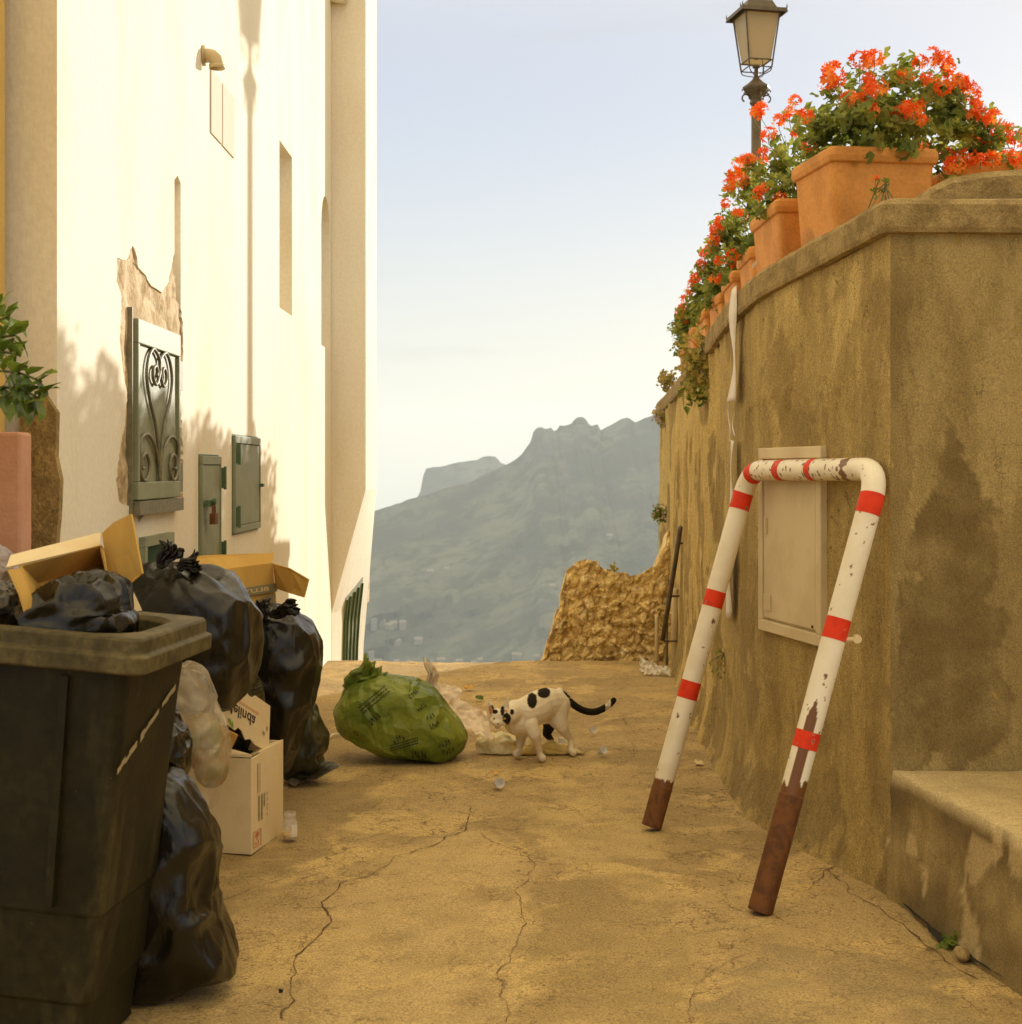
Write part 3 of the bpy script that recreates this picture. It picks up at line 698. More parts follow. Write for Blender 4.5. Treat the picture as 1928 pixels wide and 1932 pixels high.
def CB(b, u0, u1, z0, z1, d0, d1):
    q = lambda u, d, z: V((pL.x, pL.y, 0))+ax*u+nrm*d+V((0, 0, z))
    b.hexa([q(u0, d1, z0), q(u1, d1, z0), q(u1, d0, z0), q(u0, d0, z0), q(u0, d1, z1), q(u1, d1, z1), q(u1, d0, z1), q(u0, d0, z1)])
b = B(); f = .038
CB(b, 0, wd_, zt-f, zt, -.01, .022); CB(b, 0, wd_, zb, zb+f, -.01, .022); CB(b, 0, f, zb+f, zt-f, -.01, .022); CB(b, wd_-f, wd_, zb+f, zt-f, -.01, .022)
bevel(b.make('frame', m_cabinet, mc), .003)
b = B(); CB(b, f, wd_-f, zb+f, zt-f, -.01, .008); b.make('backing', m_cabinet, mc)
b = B(); CB(b, f+.008, wd_-f-.008, zb+f+.008, zt-f-.008, .009, .019); cd = bevel(b.make('door', m_cabinet, mc), .004)
b = B(); CB(b, f+.020, f+.042, .98, 1.035, .020, .024); CB(b, f+.026, f+.036, 1.0, 1.02, .0245, .0265); bevel(b.make('latch', m_cabinet, cd), .002)
b = B(); CB(b, f+.014, f+.075, .72, .775, .020, .0225); bevel(b.make('rating_plate', m_cabinet, cd), .002)
b = B(); CB(b, wd_-f-.03, wd_-f-.022, .70, .708, .020, .023); b.make('screw', m_rust, cd)

# low broken rubble wall at the lane's end
rw = []; rp = [(1018, 1250), (1035, 1205), (1042, 1180), (1046, 1158), (1058, 1135), (1062, 1110), (1068, 1075), (1082, 1064), (1100, 1055), (1126, 1058), (1130, 1070), (1158, 1078), (1180, 1082), (1205, 1086), (1222, 1074), (1238, 1060), (1262, 1000)]
YR = 9.36
tabt = [(P(x, y, YR).x, P(x, y, YR).z) for x, y in rp]
tabt = [(.10, -.04)]+tabt+[(1.2, 1.0)]
vs = []; nu, nv = 120, 70
def stone(p):
    d, pts_ = noise.voronoi((p+V((noise.noise(p*9), noise.noise(p*9+V((4, 4, 4))), noise.noise(p*9+V((8, 8, 8)))))*.05)*15, distance_metric='DISTANCE', exponent=2.5)
    return min(.5, (d[1]-d[0]))
front = []
for i in range(nu+1):
    x = lerp(.12, 1.12, i/nu); zt_ = interp(tabt, x)+.02*fbm(V((x*20, 0, 0)), 3)
    for j in range(nv+1):
        z = lerp(-.12, zt_, j/nv); q = V((x, YR, z)); e = sin(pi*min(1, j/nv*.5+.5))
        d = (.085*min(.3, stone(q))+.05*fbm(q*5, 4)+.022*fbm(q*24, 4))
        vs.append(V((x+.02*noise.noise(q*9), YR-d*(1-.6*(j/nv)**8)-.02*(1-j/nv), z)))
fs = [(i*(nv+1)+j, (i+1)*(nv+1)+j, (i+1)*(nv+1)+j+1, i*(nv+1)+j+1) for i in range(nu) for j in range(nv)]
k = len(vs)
for i in range(nu+1):
    a = vs[i*(nv+1)+nv]; vs += [V((a.x, YR+.28, a.z-.04+.02*noise.noise(a*12))), V((a.x, YR+.34, -.4))]
for i in range(nu):
    fs += [(i*(nv+1)+nv, (i+1)*(nv+1)+nv, k+2*(i+1), k+2*i), (k+2*i, k+2*(i+1), k+2*(i+1)+1, k+2*i+1)]
fs += [tuple(range(nv+1))[::-1]+(k+1, k)]
tag(obj('rubble_wall', vs, fs, m_rubble, base=(.6, YR, 0), smooth=False), 'low broken rubble stone wall closing the far right of the lane', 'wall')

# concrete ledge at the lower right
lp = [(1.055, 4.12), (1.075, 4.0), (1.165, 3.32), (1.33, 2.3), (1.5, 1.0)]
def lx(y): return interp(sorted([(yy_, xx_) for xx_, yy_ in lp]), y)
nu, nv = 170, 34; vs = []; cols = []
for i in range(nu+1):
    y = lerp(4.1, 1.0, i/nu); x0 = lx(y)
    for j in range(nv+1):
        t = j/nv
        if t < .5: z = lerp(-.03, .33, t*2); x = x0+.012*(z/.33)
        else:
            s = (t-.5)*2; x = x0+.012+.018*(1 if s > 0 else 0)+(3.6-x0)*s**2; z = .352-.004*(1-s)
        p = V((x, y, z)); d = .012*fbm(p*5, 4)+.004*fbm(p*24, 3); nn = V((-1, 0, 0)) if t < .5 else V((0, 0, 1))
        edge = abs(t-.5)*2 < .12
        vs.append(p+nn*d+(V((.006, 0, -.006))*fbm(p*14, 3) if edge else V((0, 0, 0))))
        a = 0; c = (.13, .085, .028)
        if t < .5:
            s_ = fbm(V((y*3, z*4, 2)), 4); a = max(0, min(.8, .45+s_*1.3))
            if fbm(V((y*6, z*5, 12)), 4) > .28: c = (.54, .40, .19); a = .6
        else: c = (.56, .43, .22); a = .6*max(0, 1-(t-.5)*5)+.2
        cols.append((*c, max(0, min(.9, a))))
fs = [(i*(nv+1)+j, i*(nv+1)+j+1, (i+1)*(nv+1)+j+1, (i+1)*(nv+1)+j) for i in range(nu) for j in range(nv)]
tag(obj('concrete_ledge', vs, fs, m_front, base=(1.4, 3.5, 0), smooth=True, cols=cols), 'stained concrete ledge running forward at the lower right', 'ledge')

# ================================================================ refuse
m_black = M('black_bin_liner', (.009, .007, .003), rough=.26, bump=.0035, bscale=16, stretch=(1, 1, .5), bump2=.0016, bscale2=50, spec=.5, crease=(9, .0025))
m_olive = M('thin_black_liner', (.055, .048, .018), (.03, .026, .01), scale=5, rough=.28, bump=.004, bscale=16, bump2=.0016, bscale2=46, transl=.12, spec=.5, crease=(9, .003))
m_clear = M('clear_polythene', (.62, .52, .36), (.46, .36, .20), scale=6, rough=.14, alpha=.36, bump=.004, bscale=12, bump2=.001, bscale2=50, spec=.9, crease=(10, .010))
m_gbag = M('green_compost_bag', (.28, .325, .038), (.15, .21, .022), scale=5, rough=.34, bump=.005, bscale=14, bump2=.0018, bscale2=40, transl=.25, stretch=(1, 1, 1.8), crease=(13, .009))
m_ybag = M('yellowish_polythene', (.88, .80, .52), (.85, .66, .22), scale=9, rough=.3, crease=(18, .006), bump=.003, bscale=26, transl=.3)
m_paper = M('crumpled_paper', (.90, .76, .56), (.68, .44, .24), scale=16, lo=.5, hi=.72, rough=.75, bump=.003, bscale=40, transl=.2)
m_wpaper = M('white_tissue', (.85, .79, .66), rough=.8, transl=.25)
m_card = M('brown_cardboard', (.62, .38, .09), (.54, .32, .07), scale=6, rough=.85, bump=.0006, bscale=160, stretch=(1, 1, .3))
m_cardw = M('pale_carton', (.74, .60, .35), (.68, .53, .29), scale=4, rough=.8, bump=.0005, bscale=90)
m_ink = M('dark_brown_ink', (.06, .03, .012), rough=.7)
m_inkg = M('grey_ink', (.17, .14, .08), rough=.8)
m_inkl = M('faint_ink', (.36, .28, .15), rough=.8)
m_inkr = M('red_ink', (.62, .13, .03), rough=.7)
m_inko = M('orange_ink', (.70, .36, .15), rough=.7)
m_inkgr = M('green_ink', (.20, .36, .03), rough=.7)
m_band = M('grey_print', (.23, .19, .10), rough=.8)
m_bin = M('bin_plastic', (.020, .016, .004), (.012, .010, .003), scale=5, rough=.55, spec=.25, grain=(40, .3), c3=(.065, .053, .02), scale3=6, lo3=.5, hi3=.72, stretch3=(1, 1, .22), bump=.0012, bscale=60, speck=(.12, .10, .05), speck_scale=60, speck_t=.7)
m_rim = M('bin_rim_plastic', (.11, .085, .032), (.06, .047, .017), grain=(50, .3), spec=.3, scale=9, rough=.6, bump=.001, bscale=70, speck=(.25, .21, .12), speck_scale=70, speck_t=.68)
m_glass = M('clear_glass', (.85, .82, .72), rough=.05, alpha=.16, spec=1.0)
m_cup = M('clear_plastic_cup', (.85, .85, .82), rough=.15, alpha=.55, spec=.8)

def ray_r(c, th, poly):
    d = (cos(th), sin(th)); best = 0
    n = len(poly)
    for i in range(n):
        ax_, ay_ = poly[i][0]-c[0], poly[i][1]-c[1]; bx_, by_ = poly[(i+1) % n][0]-c[0], poly[(i+1) % n][1]-c[1]
        ex, ey = bx_-ax_, by_-ay_; den = d[0]*ey-d[1]*ex
        if abs(den) < 1e-12: continue
        t = (ax_*ey-ay_*ex)/den; s = (ax_*d[1]-ay_*d[0])/den
        if t > 0 and -1e-6 <= s <= 1+1e-6: best = max(best, t)
    return best
def bag(name, label, cat, outline, Y, thick, mat, knot=None, fold=.010, seed=1, facets=1.0, lean=0.0, group=None, parent=None, p_=.55, NA=22, NR=9):
    pts = [(P(x, y, Y).x, P(x, y, Y).z) for x, y in outline]
    cx = sum(p[0] for p in pts)/len(pts); cz = sum(p[1] for p in pts)/len(pts)
    size = sum(ray_r((cx, cz), 2*pi*i/24, pts) for i in range(24))/24
    bm = bmesh.new(); bmesh.ops.create_icosphere(bm, subdivisions=6, radius=1.0)
    R = [ray_r((cx, cz), 2*pi*i/360, pts) for i in range(361)]
    R = [sum(R[(i+k) % 360] for k in (-2, -1, 0, 1, 2))/5 for i in range(360)]+[0]; R[360] = R[0]
    vs = []
    off = V((seed*5.3, seed*2.1, seed*.7)); K = P(*knot, Y-thick*.3) if knot else V((cx, Y, cz+size))
    fsz = 1.0/(size*.78)
    for v in bm.verts:
        d = v.co.normalized(); th = atan2(d.z, d.x) % (2*pi); k = th/(2*pi)*360; i = int(k); r = lerp(R[i], R[min(360, i+1)], k-i)
        c = max(0.0, sqrt(max(0, 1-d.y*d.y))); q = c**p_
        w = V((cx+r*cos(th)*q, Y-(-d.y)*thick*(abs(d.y)**-.15 if abs(d.y) > .01 else 1), cz+r*sin(th)*q))
        vs.append(w)
    for v, w in zip(bm.verts, vs): v.co = w
    bm.normal_update()
    nrm_ = [V(v.normal) for v in bm.verts]; out = []
    for w, n in zip(vs, nrm_):
        wq = w+V((noise.noise(w*4+off), noise.noise(w*4-off), noise.noise(w*4+off*2)))*size*.18
        dd_, _p = noise.voronoi((wq+off)*fsz, distance_metric='DISTANCE', exponent=2.5)
        ridge_ = .45-min(.9, (dd_[1]-dd_[0])*1.25)
        d = w-K; dist = d.length; ang = atan2(d.x, -d.z)
        f1 = (.5-abs(noise.noise(V((ang*4.0+.4*noise.noise(w*6), dist*1.6, seed))))*2.2)
        f2 = .45-abs(noise.noise(w*10+off+V((0, 0, noise.noise(w*5)*2))))*2.4
        f3 = .45-abs(noise.noise(V((w.x*26, w.y*26, w.z*15))+off))*2.4
        out.append(w+n*(fold*(2.0*facets*ridge_+.9*f1*max(.12, 1-dist/(size*1.6))+.28*f2+.12*f3)-fold*.25))
    for v, w in zip(bm.verts, out): v.co = V((w.x, w.y, max(.004, w.z)))
    base = V((cx, Y, max(0, min(p[1] for p in pts))))
    fs = [[v.index for v in f.verts] for f in bm.faces]; vv = [V(v.co) for v in bm.verts]; bm.free()
    o = obj(name, vv, fs, mat, parent, base=base if not parent else None)
    sm = o.modifiers.new('m', 'SMOOTH'); sm.factor = .5; sm.iterations = 1
    apply_mods(o); me = o.data
    me.polygons.foreach_set('use_smooth', [True]*len(me.polygons)); me.update()
    if label: tag(o, label, cat, group)
    return o
def tuft(name, root, tip, r0, r1, mat, parent, seed=0, npl=11, label=None):
    root = V(root); tip = V(tip); ax = (tip-root); L = ax.length; ax.normalize(); s1 = ax.orthogonal().normalized(); s2 = ax.cross(s1)
    def fn(u, v):
        a = u*2*pi; q = V((cos(a)*2, sin(a)*2, v*3+seed*3))
        pl = 1+.35*sin(a*npl+3*noise.noise(q))+.4*noise.noise(q*1.7)
        r = lerp(r0, r1, v**1.3)*(pl if v > .1 else 1)
        return root+ax*L*(v*(1+.28*noise.noise(V((cos(a)*3, sin(a)*3, seed)))))+(s1*cos(a)+s2*sin(a))*r+(s1*noise.noise(V((v*2, seed, 0)))+s2*noise.noise(V((v*2, 3, seed))))*L*.35*v
    vs, fs = grid(fn, 72, 14)
    o = obj(name, vs, fs, mat, parent, smooth=True); md = o.modifiers.new('s', 'SOLIDIFY'); md.thickness = .0012
    return o
def decal_on(body, center_px, size_px, rot, Y, target, mat, mirror=(1, 1), name='lettering', stroke=None):
    """print laid onto a curved surface: each outline point is dropped onto the surface and raised half a millimetre"""
    base = wloc(target); me = target.data
    t = BVHTree.FromPolygons([(v.co+base)[:] for v in me.vertices], [tuple(p.vertices) for p in me.polygons])
    if stroke: vs, fs = stroke
    else: vs, fs = text_mesh(body, 1.0)
    out = []; ok = True
    for v in vs:
        x, y = v.x*mirror[0]*size_px, v.y*mirror[1]*size_px
        px = center_px[0]+x*cos(rot)+y*sin(rot); py = center_px[1]+x*sin(rot)-y*cos(rot)
        d = (P(px, py, Y)-V((0, 0, H0))).normalized(); h = t.ray_cast(V((0, 0, H0)), d)
        if h[0] is None: return None
        out.append(h[0]-d*.004)
    return obj(name, out, fs, mat, target)

# --- the wheelie bin -------------------------------------------------
wb = thing('wheelie_bin', 'dirty dark green wheelie bin without a lid, at the lower left', 'wheelie bin', (-.95, 3.0, 0))
e1 = V((.10, .995, 0)).normalized(); e2 = V((.995, -.10, 0)); tilt = radians(4.5)
cA = V((-.716, 2.83, 0))                      # near right corner of the rim, on plan
BW, BD, BH = .50, .44, .868
def bl(x, y, z):                              # x: 0 right .. BW left, y: 0 near .. BD far
    p = V((-x, y, z)); q = V((p.x*cos(tilt)+ (p.z-BH)*sin(tilt), p.y, BH-(-p.x)*0+(p.z-BH)*cos(tilt)+(-p.x)*sin(tilt)))
    return V((cA.x, cA.y, 0))+e2*q.x+e1*q.y+V((0, 0, q.z))
def rr_ring(x0, x1, y0, y1, r, z, n=6):
    out = []
    for (cx_, cy_, a0) in ((x0+r, y0+r, pi), (x1-r, y0+r, 1.5*pi), (x1-r, y1-r, 0), (x0+r, y1-r, .5*pi)):
        for i in range(n+1):
            a = a0+.5*pi*i/n; out.append(bl(cx_+r*cos(a), cy_+r*sin(a), z))
    return out
def loft(rings, closed=False):
    n = len(rings[0]); vs = [p for r in rings for p in r]
    fs = [(i*n+j, i*n+(j+1) % n, (i+1)*n+(j+1) % n, (i+1)*n+j) for i in range(len(rings)-1) for j in range(n)]
    return vs, fs
ins = .035
rings = []
for z, g in ((0, .085), (.12, .078), (.125, .070), (.30, .064), (.305, .058), (.55, .05), (.70, .044), (.80, .038)):
    rings.append(rr_ring(g, BW-g, g*.8, BD-g*.8, .030, z))
for z, g in ((.80, .046), (.5, .06), (.05, .09)): rings.append(rr_ring(g, BW-g, g*.8, BD-g*.8, .04, z))
vs, fs = loft(rings); n = len(rings[0]); fs.append(tuple(range(n))); fs.append(tuple((len(rings)-1)*n+j for j in range(n)))
bb = obj('bin_body', vs, fs, m_bin, wb); bevel(bb, .004)
b = B()
for x in (.16, .34): b.hexa([bl(x-.008, .028, .32), bl(x+.008, .028, .32), bl(x+.008, .05, .32), bl(x-.008, .05, .32), bl(x-.008, .022, .78), bl(x+.008, .022, .78), bl(x+.008, .05, .78), bl(x-.008, .05, .78)])
b.make('front_rib', m_bin, wb)
rings = [rr_ring(*a) for a in ((.036, BW-.036, .03, BD-.03, .030, .80), (.0, BW, .0, BD, .03, .796), (-.010, BW+.010, -.010, BD+.010, .032, .800), (-.010, BW+.010, -.010, BD+.010, .032, .832), (.001, BW-.001, .001, BD-.001, .028, .837), (.003, BW-.003, .003, BD-.003, .028, .862), (.007, BW-.007, .007, BD-.007, .026, BH), (.05, BW-.05, .05, BD-.05, .09, BH-.002), (.062, BW-.062, .062, BD-.062, .085, BH-.012), (.066, BW-.066, .066, BD-.066, .085, .79), (.036, BW-.036, .03, BD-.03, .045, .80))]
vs, fs = loft(rings); rm = obj('rim', vs, fs, m_rim, wb); bevel(rm, .003)
b = B()                                       # smear of pale paint along the side
for i in range(16):
    t = i/15; y = .03+.30*t; z = .60+.115*t+.006*noise.noise(V((i*.7, 0, 0)))
    w = .006*(1+1.1*noise.noise(V((i*.9, 4, 0))));
    if i in (5, 11): continue
    g = lerp(.0, .05, 1)-.006
    b.add([bl(.0405, y, z-w), bl(.0405, y+.021, z+.008-w), bl(.0405, y+.021, z+.008+w), bl(.0405, y, z+w)], [(0, 1, 2, 3)])
b.make('paint_smear', M('pale_smear', (.33, .27, .15), rough=.7), wb)
for yy in (.10, BD-.10):
    b = B(); c = bl(BW-.03, yy, .09); b.tube([c-e1*.02, c+e1*.02], .09, 20); b.make('wheel', m_dark, wb, smooth=False)

bag('refuse_sack', 'crumpled glossy black sack stuffed inside the open wheelie bin', 'refuse sack',
    [(38, 1178), (50, 1148), (80, 1130), (110, 1108), (140, 1096), (165, 1090), (190, 1094), (222, 1104), (228, 1125), (228, 1160), (240, 1168), (236, 1200), (200, 1240), (120, 1240), (50, 1215)],
    3.06, .13, m_black, knot=(150, 1180), fold=.016, seed=3, facets=1.5)

# --- cartons ---------------------------------------------------------
def Q(*a): return [P(*p) for p in a]
kb = thing('cardboard_box', 'open brown cardboard box lying on its side behind the wheelie bin', 'cardboard box', P(120, 1150, 3.2))
A_, B_, C_, D_ = Q((36, 1066, 3.00), (190, 1027, 3.30), (210, 1112, 3.28), (66, 1156, 2.98))
dd = V((-.02, .17, -.05)); b = B()
t_ = .004
b.slab([A_+dd, D_+dd, C_+dd, B_+dd][::-1], t_); b.slab([A_, B_, B_+dd, A_+dd], t_); b.slab([D_, D_+dd, C_+dd, C_], t_); b.slab([A_, A_+dd, D_+dd, D_], t_); b.slab([B_, C_, C_+dd, B_+dd], t_)
b.make('carton_body', m_card, kb)
b = B(); b.slab(Q((12, 1070, 2.95), (188, 1029, 3.29), (190, 1004, 3.36), (20, 1047, 3.02)), t_); fl = b.make('flap', m_cardw, kb, label='long pale top flap')
b = B()
for i in range(9): x = 58+i*7; q = [P(x, 1055-(x-12)*.233-2, 3.0), P(x+5, 1055-(x+5-12)*.233-2, 3.01), P(x+5, 1060-(x+5-12)*.233-3, 3.0), P(x, 1060-(x-12)*.233-3, 2.99)]
b = B(); b.slab(Q((192, 1006, 3.30), (208, 1112, 3.27), (233, 1112, 3.20), (268, 1082, 3.16), (247, 970, 3.20), (215, 985, 3.25)), t_); b.make('flap', m_card, kb, label='tall end flap standing up')
b = B(); b.slab(Q((66, 1157, 2.97), (62, 1172, 2.94), (120, 1150, 3.0), (212, 1116, 3.2), (210, 1111, 3.27)), t_); b.make('flap', m_card, kb)
b = B(); b.slab(Q((14, 1076, 2.94), (36, 1074, 3.0), (66, 1156, 2.98), (48, 1166, 2.93), (34, 1120, 2.93)), t_); b.make('flap', m_card, kb)
b = B(); b.slab(Q((232, 1112, 3.40), (246, 1108, 3.42), (266, 1152, 3.42), (240, 1156, 3.40)), .004); tag(b.make('carton_scrap', m_cardw, base=P(250, 1150, 3.4)), 'small pale carton scrap wedged between the bin and the black sacks', 'cardboard scrap')
bag('refuse_sack', 'grey lilac translucent sack at the very left edge beside the pink wall', 'refuse sack', [(-60, 1040), (-10, 1030), (8, 1045), (18, 1075), (20, 1120), (10, 1150), (-60, 1150)], 3.15, .10, M('lilac_liner', (.42, .36, .33), rough=.35, bump=.008, bscale=14, transl=.2), seed=21, fold=.006)
bag('refuse_sack', 'small grey sack end poking over the left rim of the bin', 'refuse sack', [(-50, 1120), (-8, 1100), (10, 1103), (34, 1120), (36, 1150), (-40, 1160)], 3.06, .07, M('grey_liner', (.13, .12, .09), rough=.3, bump=.008, bscale=18), seed=22, fold=.008)

bb_ = thing('cardboard_box', 'brown cardboard box with a grey printed band, open on top of the black sacks', 'cardboard box', P(440, 1160, 5.2))
TL, TR, BR, BL_ = Q((345, 1084, 4.97), (514, 1062, 5.40), (523, 1150, 5.40), (362, 1178, 4.97))
dn = V((-.10, .18, 0)); b = B()
b.slab([TL, BL_, BR, TR], t_); b.slab([TR, BR, BR+dn, TR+dn], t_); b.slab([TL+dn, TR+dn, BR+dn, BL_+dn][::-1], t_); b.slab([BL_, BL_+dn, BR+dn, BR], t_)
b.make('carton_body', m_card, bb_)
rg = [(340, 1057, 5.02), (352, 1054, 5.05), (380, 1048, 5.12), (405, 1046, 5.18), (440, 1046, 5.27), (480, 1044, 5.37), (502, 1044, 5.42), (518, 1042, 5.46)]
b = B(); b.slab([TL, TR]+[P(*p) for p in rg][::-1], t_); b.make('flap', m_card, bb_)
b = B(); b.slab(Q((516, 1063, 5.40), (548, 1072, 5.30), (584, 1093, 5.2), (575, 1127, 5.19), (545, 1118, 5.3), (522, 1110, 5.40)), t_); rf = b.make('flap', m_card, bb_)
fu = (TR-TL); fv = (BL_-TL); fn_ = fu.cross(fv).normalized(); fn_ = -fn_ if fn_.y > 0 else fn_
def onL(u, v, e=.0015): return TL+fu*u+fv*v+fn_*e
b = B(); b.add([onL(.30, .44), onL(.995, .44), onL(.995, .62), onL(.30, .62)], [(0, 1, 2, 3)]); bd_ = b.make('printed_band', m_band, bb_)
vs, fs = text_mesh('BLUTO', 1.0, .02)
b = B(); b.add([onL(.70-v.x*.125, .535-v.y*.115*1.0, .0028) for v in vs], fs); b.make('lettering', M('print_gap', (.62, .46, .2), rough=.8), bd_)
b = B(); an = [(.76, .84), (.77, .74), (.80, .70), (.86, .69), (.91, .68), (.93, .66), (.955, .66), (.965, .70), (.96, .74), (.94, .77), (.95, .85), (.90, .86), (.80, .88)]
b.add([onL(u, v) for u, v in an], [tuple(range(len(an)))]); b.make('animal_print', m_band, bb_)
b = B(); b.add([onL(.42, .06), onL(.53, .05), onL(.55, .10), onL(.555, .40), onL(.43, .44)], [(0, 1, 2, 3, 4)]); b.make('label', m_cardw, bb_)

cn = thing('carton', 'pale buff carton standing open on the paving beside the black sacks', 'cardboard box', G(474, 1613))
c0 = G(474, 1613); dR = V((.055, .286, 0)); dL = V((-.275, .062, 0)); hh = V((0, 0, .303))
b = B()
b.slab([c0+hh*.99, c0, c0+dR, c0+dR+hh], t_); b.slab([c0+dL+hh, c0+dL, c0, c0+hh*.985], t_); b.slab([c0+dR+hh, c0+dR, c0+dR+dL, c0+dR+dL+hh], t_); b.slab([c0+dL+dR+hh, c0+dL+dR, c0+dL, c0+dL+hh], t_); b.slab([c0+V((0, 0, .004)), c0+dL+V((0, 0, .004)), c0+dL+dR+V((0, 0, .004)), c0+dR+V((0, 0, .004))], t_)
bevel(b.make('carton_body', m_cardw, cn), .0015, 1)
b = B(); b.slab([c0+hh, c0+hh+V((-.004, .004, .01)), c0+hh+dL*.35+V((-.02, .06, .022)), c0+dL+hh+V((0, .055, .03)), c0+dL+hh], t_); b.make('flap', m_cardw, cn)
b = B(); b.slab([c0+dR+hh, c0+hh+dR*.25, c0+hh+dR*.3+V((-.06, .01, -.03)), c0+dR+hh+V((-.07, 0, -.02))], t_); b.make('flap', m_cardw, cn)
def onR(u, v, e=.0018): return c0+dR*u+hh*v+V((e, -.0003, 0))
def bars(lst, mat, name, par, on):
    b = B()
    for u0, u1, v0, v1 in lst: b.add([on(u0, v0), on(u1, v0), on(u1, v1), on(u0, v1)], [(0, 1, 2, 3)])
    return b.make(name, mat, par)
rnd = random.Random(4)
ls = []; v = .30
while v < .56: h = rnd.uniform(.004, .016); ls.append((.20, .24, v, v+h)); ls.append((.28, .33, v, v+h*.9)); v += h+rnd.uniform(.003, .006)
v = .42
while v < .56: h = rnd.uniform(.004, .01); ls.append((.36, .40, v, v+h)); v += h+.004
bars(ls, m_inkg, 'printed_mark', cn, onR)
ls = []; v = .60
while v < .90: h = rnd.uniform(.008, .022); ls.append((.17, .20, v, v+h)); ls.append((.235, .26, v, v+h*.8)); v += h+.006
for v in (.30, .36, .40, .46, .52): ls.append((.46, .48, v, v+.03))
bars(ls, m_inkl, 'faint_print', cn, onR)
fr_ = [(.05, .065, .05, .215), (.27, .285, .05, .215), (.065, .27, .05, .057), (.065, .27, .208, .215)]
fr_ += [(.11, .20, .075, .082), (.11, .125, .075, .105), (.19, .21, .075, .11), (.12, .21, .125, .133), (.11, .135, .15, .18), (.15, .165, .145, .19), (.18, .195, .15, .19), (.21, .225, .145, .185), (.11, .21, .19, .196)]
bars(fr_, m_inkr, 'red_stamp', cn, onR)

mb = thing('apple_carton', 'cream fruit carton with dark upside-down lettering, dropped into the buff carton', 'cardboard box', P(460, 1400, 4.6))
T1, T2, T3, T4 = Q((426, 1273, 4.52), (510, 1332, 4.74), (507, 1420, 4.72), (416, 1370, 4.49)); dm = V((-.16, .10, .0))
tu = T2-T1; tv = T4-T1; tn = tu.cross(tv).normalized(); tn = -tn if tn.y > 0 else tn
def onM(u, v, e=.0022): return T1+tu*u+(T4-T1)*v*(1-u)+(T3-T2)*v*u+tn*e
out_ = [(0, 0), (.42, .0), (.45, .05), (.52, .09), (.60, .075), (.66, .0), (1, 0), (1, 1), (.7, .99), (.6, .93), (.5, 1.0), (.42, .86), (.34, .84), (.28, .93), (.15, .9), (0, 1)]
b = B(); b.slab([onM(u, v, 0) for u, v in out_][::-1], t_)
n_m = len(b.v)
b.slab([T1, T1+dm, T4+dm, T4][::-1], t_); b.slab([T2, T3, T3+dm, T2+dm], t_); b.slab([T1+dm, T4+dm, T3+dm, T2+dm], t_)
b.make('carton_body', m_cardw, mb)
vs, fs = text_mesh('Melinda', 1.0, .012); wx = max(v.x for v in vs)-min(v.x for v in vs)
b = B(); b.add([onM(.36+v.x/wx*.62, .53+v.y*.33) for v in vs], fs); b.make('lettering', m_ink, mb)
b = B()
for (u, v, a, l) in ((.17, .83, -.15, .13), (.21, .86, .0, .17), (.14, .80, -.35, .09)):
    b.add([onM(u+.0*l, v-l/2), onM(u+.028, v), onM(u+.02+a*.05, v+l/2), onM(u-.018, v)], [(0, 1, 2, 3)])
b.make('leaf_logo', m_inkgr, mb)
ls = []; u = .30
while u < .74: w_ = rnd.uniform(.02, .045); ls.append((u, u+w_, .31+(.5-u)*.02, .355)); u += w_+.012
bars(ls, m_inko, 'orange_lettering', mb, onM)
ls = [(.08, .17, .165, .18), (.20, .34, .17, .185), (.08, .17, .40, .412), (.84, .89, .62, .70), (.92, .95, .48, .56)]; bars(ls, m_inkl, 'faint_print', mb, onM)
b = B(); b.slab([T4, T4+V((-.05, .02, -.03)), T4.lerp(T3, .4)+V((-.04, .02, -.06)), T4.lerp(T3, .35)], t_); b.make('torn_flap', m_card, mb)

# --- sacks -----------------------------------------------------------
s1 = bag('refuse_sack', 'big boxy black sack at the top of the pile with a knotted neck', 'refuse sack',
    [(243, 1102), (262, 1078), (285, 1066), (330, 1070), (395, 1073), (425, 1085), (452, 1108), (472, 1132), (482, 1165), (484, 1215), (478, 1262), (466, 1300), (440, 1330), (400, 1335), (340, 1330), (290, 1310), (262, 1240), (250, 1160)],
    4.35, .20, m_black, knot=(315, 1062), fold=.012, seed=5, facets=1.6, p_=.45, NA=18, NR=8)
tuft('knot', P(300, 1072, 4.2), P(322, 1030, 4.22), .010, .030, m_black, s1, seed=2)
tuft('knot', P(335, 1073, 4.2), P(372, 1058, 4.22), .010, .024, m_black, s1, seed=5)
bag('refuse_sack', 'black sack lying low behind the cream fruit carton', 'refuse sack', [(370, 1250), (395, 1235), (430, 1232), (470, 1245), (490, 1300), (495, 1370), (480, 1420), (400, 1410), (372, 1330)], 4.85, .13, m_olive, knot=(470, 1290), fold=.014, seed=15, facets=1)
s2 = bag('refuse_sack', 'tall black sack at the right of the pile with a bunched top', 'refuse sack',
    [(468, 1172), (480, 1150), (505, 1142), (540, 1146), (562, 1158), (584, 1178), (600, 1208), (603, 1240), (597, 1285), (588, 1325), (576, 1352), (562, 1400), (545, 1450), (515, 1462), (490, 1440), (478, 1380), (470, 1310), (466, 1240)],
    5.25, .18, m_black, knot=(492, 1160), fold=.013, seed=8, facets=1.2, p_=.5)
tuft('knot', P(500, 1168, 5.08), P(486, 1138, 5.08), .012, .035, m_black, s2, seed=7, npl=9)
tuft('knot', P(510, 1160, 5.08), P(556, 1148, 5.05), .012, .022, m_black, s2, seed=11, npl=7)
